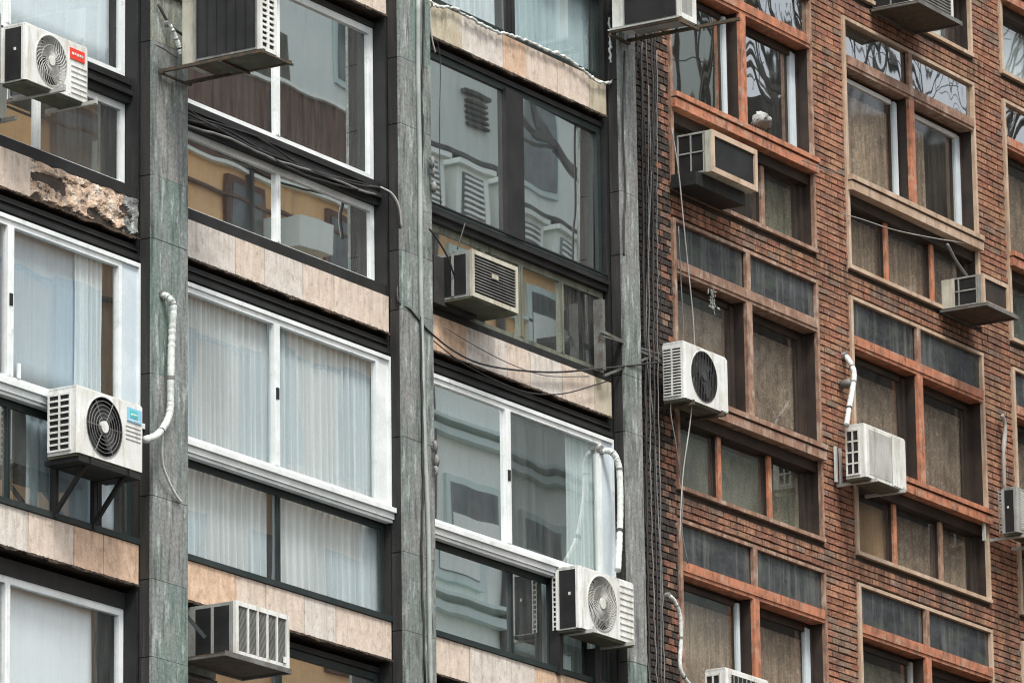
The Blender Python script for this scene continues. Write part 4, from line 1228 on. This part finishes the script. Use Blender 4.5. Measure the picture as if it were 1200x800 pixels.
cable('drip1', .012, 'hose', 'thin white drip tube curling under the thick white hose on the pilaster', 'drip tube', name='drip_tube')
cable('cabA', .013, 'cabk', 'black cable along the window ledge ending in a curl by the middle pilaster')
q = CAB['cabA'][-4:]
b = MB(); b.tube(spline([(x, y - .014, z + .004) for x, y, z in q], 5), .009, 6); tag(b.build('cable', 'cabw', None, True, q[-1]), 'pale cable end hanging in a hook at the middle pilaster, end of the ledge', 'cable')
cable('cabB', .010, 'cabk', 'dark cable sagging lowest under the white sash of the brown reflecting window', wob=.004)
cable('cabC', .009, 'cabk', 'dark cable topmost in the bundle under the white sash of the brown reflecting window', wob=.004)
cable('cabD', .012, 'cabg', 'grey cable lying on the top of the lower frame of the brown reflecting window', wob=.004)
cable('whiteknot', .013, 'hose', 'knotted white cable along the top edge of the uppermost tan stone band', vary=.45, seg=8, wob=.010)
cable('drop2', .009, 'cabw', 'short pale cable hanging over one end of the uppermost tan stone band')
cable('pier2cable', .010, 'cabk', 'black cable winding down the middle pilaster', wob=.006)
cable('pier2pipe', .022, 'pvc', 'grey conduit running down the edge of the middle pilaster', 'conduit', 8, name='conduit')
cable('pier2left', .009, 'cabk', 'thin black cable leaving the middle pilaster and drooping across the stone to the bricks')
cable('droop', .006, 'cabk', 'thin black wire drooping lowest in front of the pink stone band', name='wire', cat='wire')
cable('droop2', .005, 'cabg', 'thin grey wire drooping over the upper half of the pink stone band', name='wire', cat='wire')
cable('hoseL2', .030, 'hose', 'curved white hose falling from a window corner to the air conditioner with a pale fan', 'hose', 10, .05, 'hose')
cable('rope', .0065, 'cabw', 'pale thin rope hanging in front of the first brick window column', 'rope', name='rope')
cable('rope2', .006, 'cabg', 'thin grey wire hanging along the edge of the first brick window column', 'wire', name='wire')
cable('hosebot', .020, 'hose', 'white hose curving at the bottom of the brick strip towards the bottommost air conditioner', 'hose', 8, .05, 'hose')
cable('hoseB', .028, 'hose', 'crumpled grey white hose above the slatted air conditioner on the brick pier', 'hose', 8, .3, 'hose')
b = MB(); b.tube([(13.86, -.02, 3.78), (13.87, -.1, 3.80), (13.89, -.14, 3.76)], .045, 8, vary=.2); tag(b.build('pipe_elbow', 'iron', None, True, (13.86, -.05, 3.78)), 'dark metal elbow on the brick pier above the crumpled hose', 'pipe elbow')
cable('wireB2', .006, 'cabw', 'thin pale wire crossing the low window over the small air conditioner cage', 'wire', name='wire')
cable('elecB', .006, 'cabg', 'short grey wire crossing the brick pier at the height of the sills', 'wire', name='wire')
cable('pipeC', .022, 'cabw', 'short pale pipe above the air conditioner cut by the picture edge', 'pipe', 8, .2, 'pipe')
for k_, l_, r_, m_ in (('v1', 'first', .007, 'cabg'), ('v2', 'second', .009, 'cabk'), ('v3', 'third', .006, 'cabg'), ('v4', 'thickest', .013, 'cabk')):
    cable(k_, r_, m_, l_ + ' of the long vertical cables on the sooty brick strip between the two buildings', group='cables on the sooty brick strip', wob=.007, seg=14)
for i in range(7):
    x = 9.82 + .075 * i
    pts = [(x + random.uniform(-.03, .03) + .04 * math.sin(k * .9 + i), -random.uniform(.015, .07), 8.2 - k * .62) for k in range(15)]
    CAB['s%d' % i] = pts[:random.randint(9, 15)]
    cable('s%d' % i, random.choice((.004, .005, .007)), ('cabk', 'cabg', 'cabk')[i % 3], 'thin tangled wire among the long cables on the sooty brick strip', 'wire', name='wire', group='thin wires on the sooty brick strip', seg=4)
cable('p3c', .010, 'cabk', 'black cable on the upper part of the narrow pilaster beside the sooty bricks')
cable('p1junk', .012, 'cabk', 'black cable from the pilaster into the tall finned air conditioner')
cable('p1b', .008, 'cabg', 'short grey wire behind the tray of the tall finned air conditioner', 'wire', name='wire')
cable('pipe4', .02, 'hose', 'short white hose bent down beside the tall finned air conditioner', 'hose', 8, name='hose')
cable('acwire5', .009, 'cabk', 'black cord falling onto the grey box air conditioner in the low window', 'cord', name='cord')
cable('acwire5b', .007, 'cabk', 'thin cord rising from the top of the grey box air conditioner', 'cord', name='cord')
cable('wire12', .016, 'cabg', 'grey strut leaning down to the small open air conditioner cage', 'strut', name='strut')
cable('thin_c', .004, 'cabk', 'very thin wire hanging in front of the reflecting window below the uppermost stone band', 'wire', name='wire')
b = MB()
p, q = CAB['bar1'][0], CAB['bar1'][-1]
b.bar(p, q, .03); b.bar((p[0], -.12, p[2] - .05), (q[0], -.12, q[2] + .06), .012)
p2, q2 = CAB['bar2'][0], CAB['bar2'][-1]
b.bar(p2, q2, .02)
b.box(9.12, 9.17, -.10, -.005, 2.95, 3.62)
tag(b.build('iron_bracket', 'iron', None, False, p), 'crossed iron bars reaching from the narrow pilaster to the fan unit on the bricks', 'bracket')
b = MB()
for (x, y, z, s) in ((6.10, -.17, 4.20, .045), (6.11, -.17, 4.12, .04), (6.13, -.165, 3.98, .04), (6.10, -.17, 1.62, .05), (6.12, -.17, 1.50, .05), (6.11, -.17, 1.40, .045)):
    b.tube([(x, y, z - s), (x + .01, y - .01, z), (x, y, z + s)], .022, 7, vary=.3)
tag(b.build('cable_clip', 'cabg', None, True, (6.11, -.17, 1.4)), 'taped knots where cables are bunched on the middle pilaster', 'cable ties')
# dry sprig on the rope and a cloth on the ledge
b = MB()
for i in range(40):
    a = random.uniform(0, 6.28); l = random.uniform(.02, .085)
    c = Vector((11.0 + random.gauss(0, .03), -.2 + random.uniform(-.02, .02), 4.0 + random.gauss(0, .05)))
    dx = Vector((math.cos(a) * l, random.uniform(-.03, .03), math.sin(a) * l))
    n_ = Vector((-dx.z, random.uniform(-.02, .02), dx.x)).normalized() * random.uniform(.006, .016)
    b.quad(c, c + dx * .5 - n_, c + dx, c + dx * .5 + n_)
b.tube([(11.03, -.21, 3.86), (11.0, -.2, 3.96), (10.98, -.21, 4.08)], .005, 5)
tag(b.build('dry_sprig', 'acgrey', None, False, (11.02, -.2, 4.0)), 'small pale dry sprig of leaves caught on the hanging rope', 'dry sprig')
b = MB()
nx, nz = 22, 14
for k in range(nz + 1):
    for i in range(nx + 1):
        u, v = i / nx, k / nz
        r_ = .5 * math.sin(math.pi * u) ** .5
        h_ = (.17 + .05 * mn.noise(Vector((u * 5, 0, 3)))) * (math.sin(math.pi * min(1, u * 1.0)) ** .6)
        b.v.append((12.24 + .30 * u + .012 * mn.noise(Vector((u * 9, v * 9, 0))), .01 - .10 * math.sin(math.pi * v) * (math.sin(math.pi * u) ** .5) + .035 * mn.noise(Vector((u * 7, v * 8, 5))), 6.082 + h_ * v + .02 * mn.noise(Vector((u * 8, v * 6, 9)))))
for k in range(nz):
    for i in range(nx):
        a = k * (nx + 1) + i
        b.f.append((a, a + 1, a + nx + 2, a + nx + 1)); b.m.append(0)
o = b.build('cloth_bundle', 'rag', None, True, (12.4, 0, 6.08)); md = o.modifiers.new('cloth thickness', 'SOLIDIFY'); md.thickness = .006
tag(o, 'crumpled pale cloth lying on the orange sill in the upper brick window', 'cloth')

# ---------------------------------------------------------------- buildings across the street (seen only as reflections)
M['o_brown'] = surf('brown attic', (.13, .065, .04), (.09, .045, .03), bump=0)
M['o_ochre'] = surf('ochre plaster', (.88, .58, .28), (.78, .50, .24), (.46, .28, .14), s1=(.8, .8, 2), s2=(2, 2, .6), bump=0)
M['o_green'] = surf('pale green plaster', (.84, .93, .87), (.76, .86, .79), (.52, .62, .57), s1=(.5, .5, .5), s2=(2, 2, .4), r2=(.55, .8), bump=0)
M['o_teal'] = surf('teal party wall', (.64, .80, .76), (.56, .72, .68), (.42, .54, .51), s1=(.4, .4, .4), s2=(2, 2, .3), bump=0)
M['o_slate'] = surf('slate roof', (.045, .055, .055), (.03, .035, .035), bump=0)
M['o_dark'] = surf('dark block', (.05, .055, .055), (.08, .085, .08), bump=0)
M['o_win'] = surf('dull window', (.13, .18, .18), (.05, .06, .06), rough=.3, s1=(1, 1, 1), bump=0)
def opp(name, loc, label): return empty(name, loc, label, 'building')
t = opp('ochre_house', (23, -17, -12), 'ochre house across the street with a brown attic, seen mirrored in the window glass')
b = MB(); b.box(14, 27.6, -16.8, -14.03, -12, 10.85); b.build('wall', 'o_ochre', t)
b = MB(); b.box(14, 27.6, -16.8, -14.0, 10.9, 12.2); b.build('attic', 'o_brown', t)
b = MB()
for z in (12.2, 10.85, 9.0): b.box(13.9, 27.7, -14.03, -13.94, z, z + .05 if z != 9.0 else z + .12)
b.build('cornice', 'o_green', t)
for z in (7.0, 9.55, 4.6):
    for x in (20.2, 22.2, 24.2, 26.2):
        f = onebox('window', 'o_brown', t, x, x + .95, -14.028, -13.98, z, z + (1.2 if z > 9 else 1.5))
        onebox('pane', 'o_win', f, x + .1, x + .85, -13.979, -13.97, z + .1, z + (1.1 if z > 9 else 1.4))
b = MB(); b.box(24.6, 26.0, -15.5, -14.4, 12.26, 13.15); b.build('chimney', 'olive', t)
for x in (20.9, 25.1):
    a_ = onebox('wall_box', 'o_green', t, x, x + .7, -13.98, -13.6, 9.95, 10.35)
for z in (10.45, 9.4, 8.4): onebox('ledge', 'o_brown', t, 14, 27.6, -14.02, -13.95, z, z + .035)
for x in (21.9, 24.7, 27.2): onebox('downpipe', 'o_dark', t, x, x + .07, -14.02, -13.9, 4, 12.1)
t = opp('green_house', (32.5, -15.5, -12), 'pale green house across the street with a dark mansard roof, seen mirrored')
b = MB(); b.box(27.9, 37.5, -16.8, -14.02, -12, 9.5); b.build('wall', 'o_green', t)
b = MB(); b.box(27.9, 37.5, -16.8, -14.03, 9.51, 11.0); b.build('upper_wall', 'o_ochre', t)
b = MB()
b.v += [(27.9, -13.9, 11.1), (37.5, -13.9, 11.1), (37.5, -14.5, 12.45), (27.9, -14.5, 12.45), (27.9, -16.8, 12.45), (37.5, -16.8, 12.45), (27.9, -16.8, 11.1), (37.5, -16.8, 11.1)]
b.f += [(0, 1, 2, 3), (3, 2, 5, 4), (0, 3, 4, 6), (1, 7, 5, 2), (0, 6, 7, 1)]; b.m += [0] * 5
b.build('roof', 'o_slate', t)
for z, h_, e in ((10.98, .11, .25), (9.5, .1, .12), (8.15, .1, .12), (8.32, .05, .2), (5.9, .12, .12), (6.1, .05, .2), (5.5, .05, .1), (10.2, .04, .05), (12.43, .06, -.42)):
    onebox('cornice', 'o_teal' if z != 12.43 else 'o_dark', t, 27.8, 37.6, -14.019, -14.0 + e, z, z + h_) if z != 12.43 else onebox('ridge', 'o_dark', t, 27.8, 37.6, -14.55, -14.40, z, z + h_)
for k in range(8):
    x = 27.95 + 1.12 * k
    d = MB(); d.box(x, x + .80, -14.6, -13.86, 11.12, 12.0); d.box(x - .06, x + .86, -14.6, -13.78, 12.0, 12.07); dd = d.build('dormer', 'o_green', t)
    onebox('pane', 'o_win', dd, x + .12, x + .68, -13.859, -13.85, 11.18, 11.92)
    q = MB()
    for i in range(9): q.box(x + .16, x + .64, -13.849, -13.83, 11.2 + .08 * i, 11.235 + .08 * i)
    q.build('shutter', 'o_green', dd)
for z, hh in ((6.35, 1.3), (9.75, 1.0), (3.6, 1.3)):
    for x in (28.75, 31.0, 33.2, 35.4):
        f = onebox('window', 'o_teal', t, x, x + 1.3, -14.018 if z < 9 else -14.028, -13.95, z, z + hh)
        onebox('pane', 'o_win', f, x + .12, x + 1.18, -13.949, -13.94, z + .12, z + hh - .1)
        q = MB(); q.box(x + .13, x + 1.17, -13.939, -13.93, z + .13, z + hh * .6); q.build('blind', 'o_green', f)
q = MB()
for k in range(26): q.box(31.3 + .09 * k, 31.33 + .09 * k, -13.5, -13.47, 10.0, 10.8)
q.box(31.2, 33.7, -13.52, -13.45, 10.8, 10.85); q.box(31.2, 33.7, -14.0, -13.45, 9.9, 9.98)
q.build('balcony', 'o_dark', t)
for x in (28.3, 30.5, 34.2): onebox('downpipe', 'o_dark', t, x, x + .07, -14.01, -13.9, 2, 11)
t = opp('teal_block', (34, -20, -12), 'tall plain pale block behind the ochre and green houses, seen mirrored above them')
b = MB(); b.box(20, 42.5, -24, -17, -12, 21); b.build('wall', 'o_green', t)
b = MB()
for k in range(5): b.box(34.3, 34.85, -16.995, -16.93, 14.35 + .09 * k, 14.39 + .09 * k)
b.box(34.2, 34.9, -16.99, -16.9, 14.82, 14.88)
b.build('vent', 'o_dark', t)
for x in (31.0, 37.2, 39.4):
    f = onebox('window', 'o_teal', t, x, x + 1.1, -16.99, -16.95, 14.2, 15.8)
    onebox('pane', 'o_win', f, x + .1, x + 1.0, -16.949, -16.94, 14.3, 15.7)
t = opp('dark_block', (44, -17, -12), 'dark uneven block of houses further along the street, mirrored in the upper brick windows')
b = MB(); xx = 42.6
for h_ in (16.2, 15.2, 16.8, 15.9, 17.4, 16.3, 15.0, 16.0):
    b.box(xx, xx + 1.9, -22, -16.2 - random.uniform(0, .6), -12, h_ + .6); xx += 2.0
b.build('wall', 'o_dark', t)
t = empty('street_tree', (36.5, -12.2, -12), 'bare branched tree in front of the dark houses, mirrored in the upper brick windows', 'tree')
b = MB(); b.tube([(36.5, -12.2, -12), (36.4, -12.2, 0), (36.6, -12.2, 9.5)], .3, 8, vary=.1); b.build('trunk', 'o_brown', t)
b = MB()
def branch(p, d, l, r, k):
    q = p + d * l
    b.tube([p, p + d * l * .5 + Vector((0, 0, .05)), q], r, 4, caps=False)
    if k:
        for _ in range(3):
            nd = (d + Vector((random.uniform(-.7, .7), random.uniform(-.5, .5), random.uniform(-.3, .6)))).normalized()
            branch(q, nd, l * random.uniform(.6, .85), r * .6, k - 1)
for a in range(6):
    branch(Vector((36.55, -12.2, 8.5 + a * .3)), Vector((math.cos(a * 1.2) * .7, math.sin(a * 1.2) * .4, .8)).normalized(), 3.0, .11, 5)
b.build('branches', 'o_dark', t)
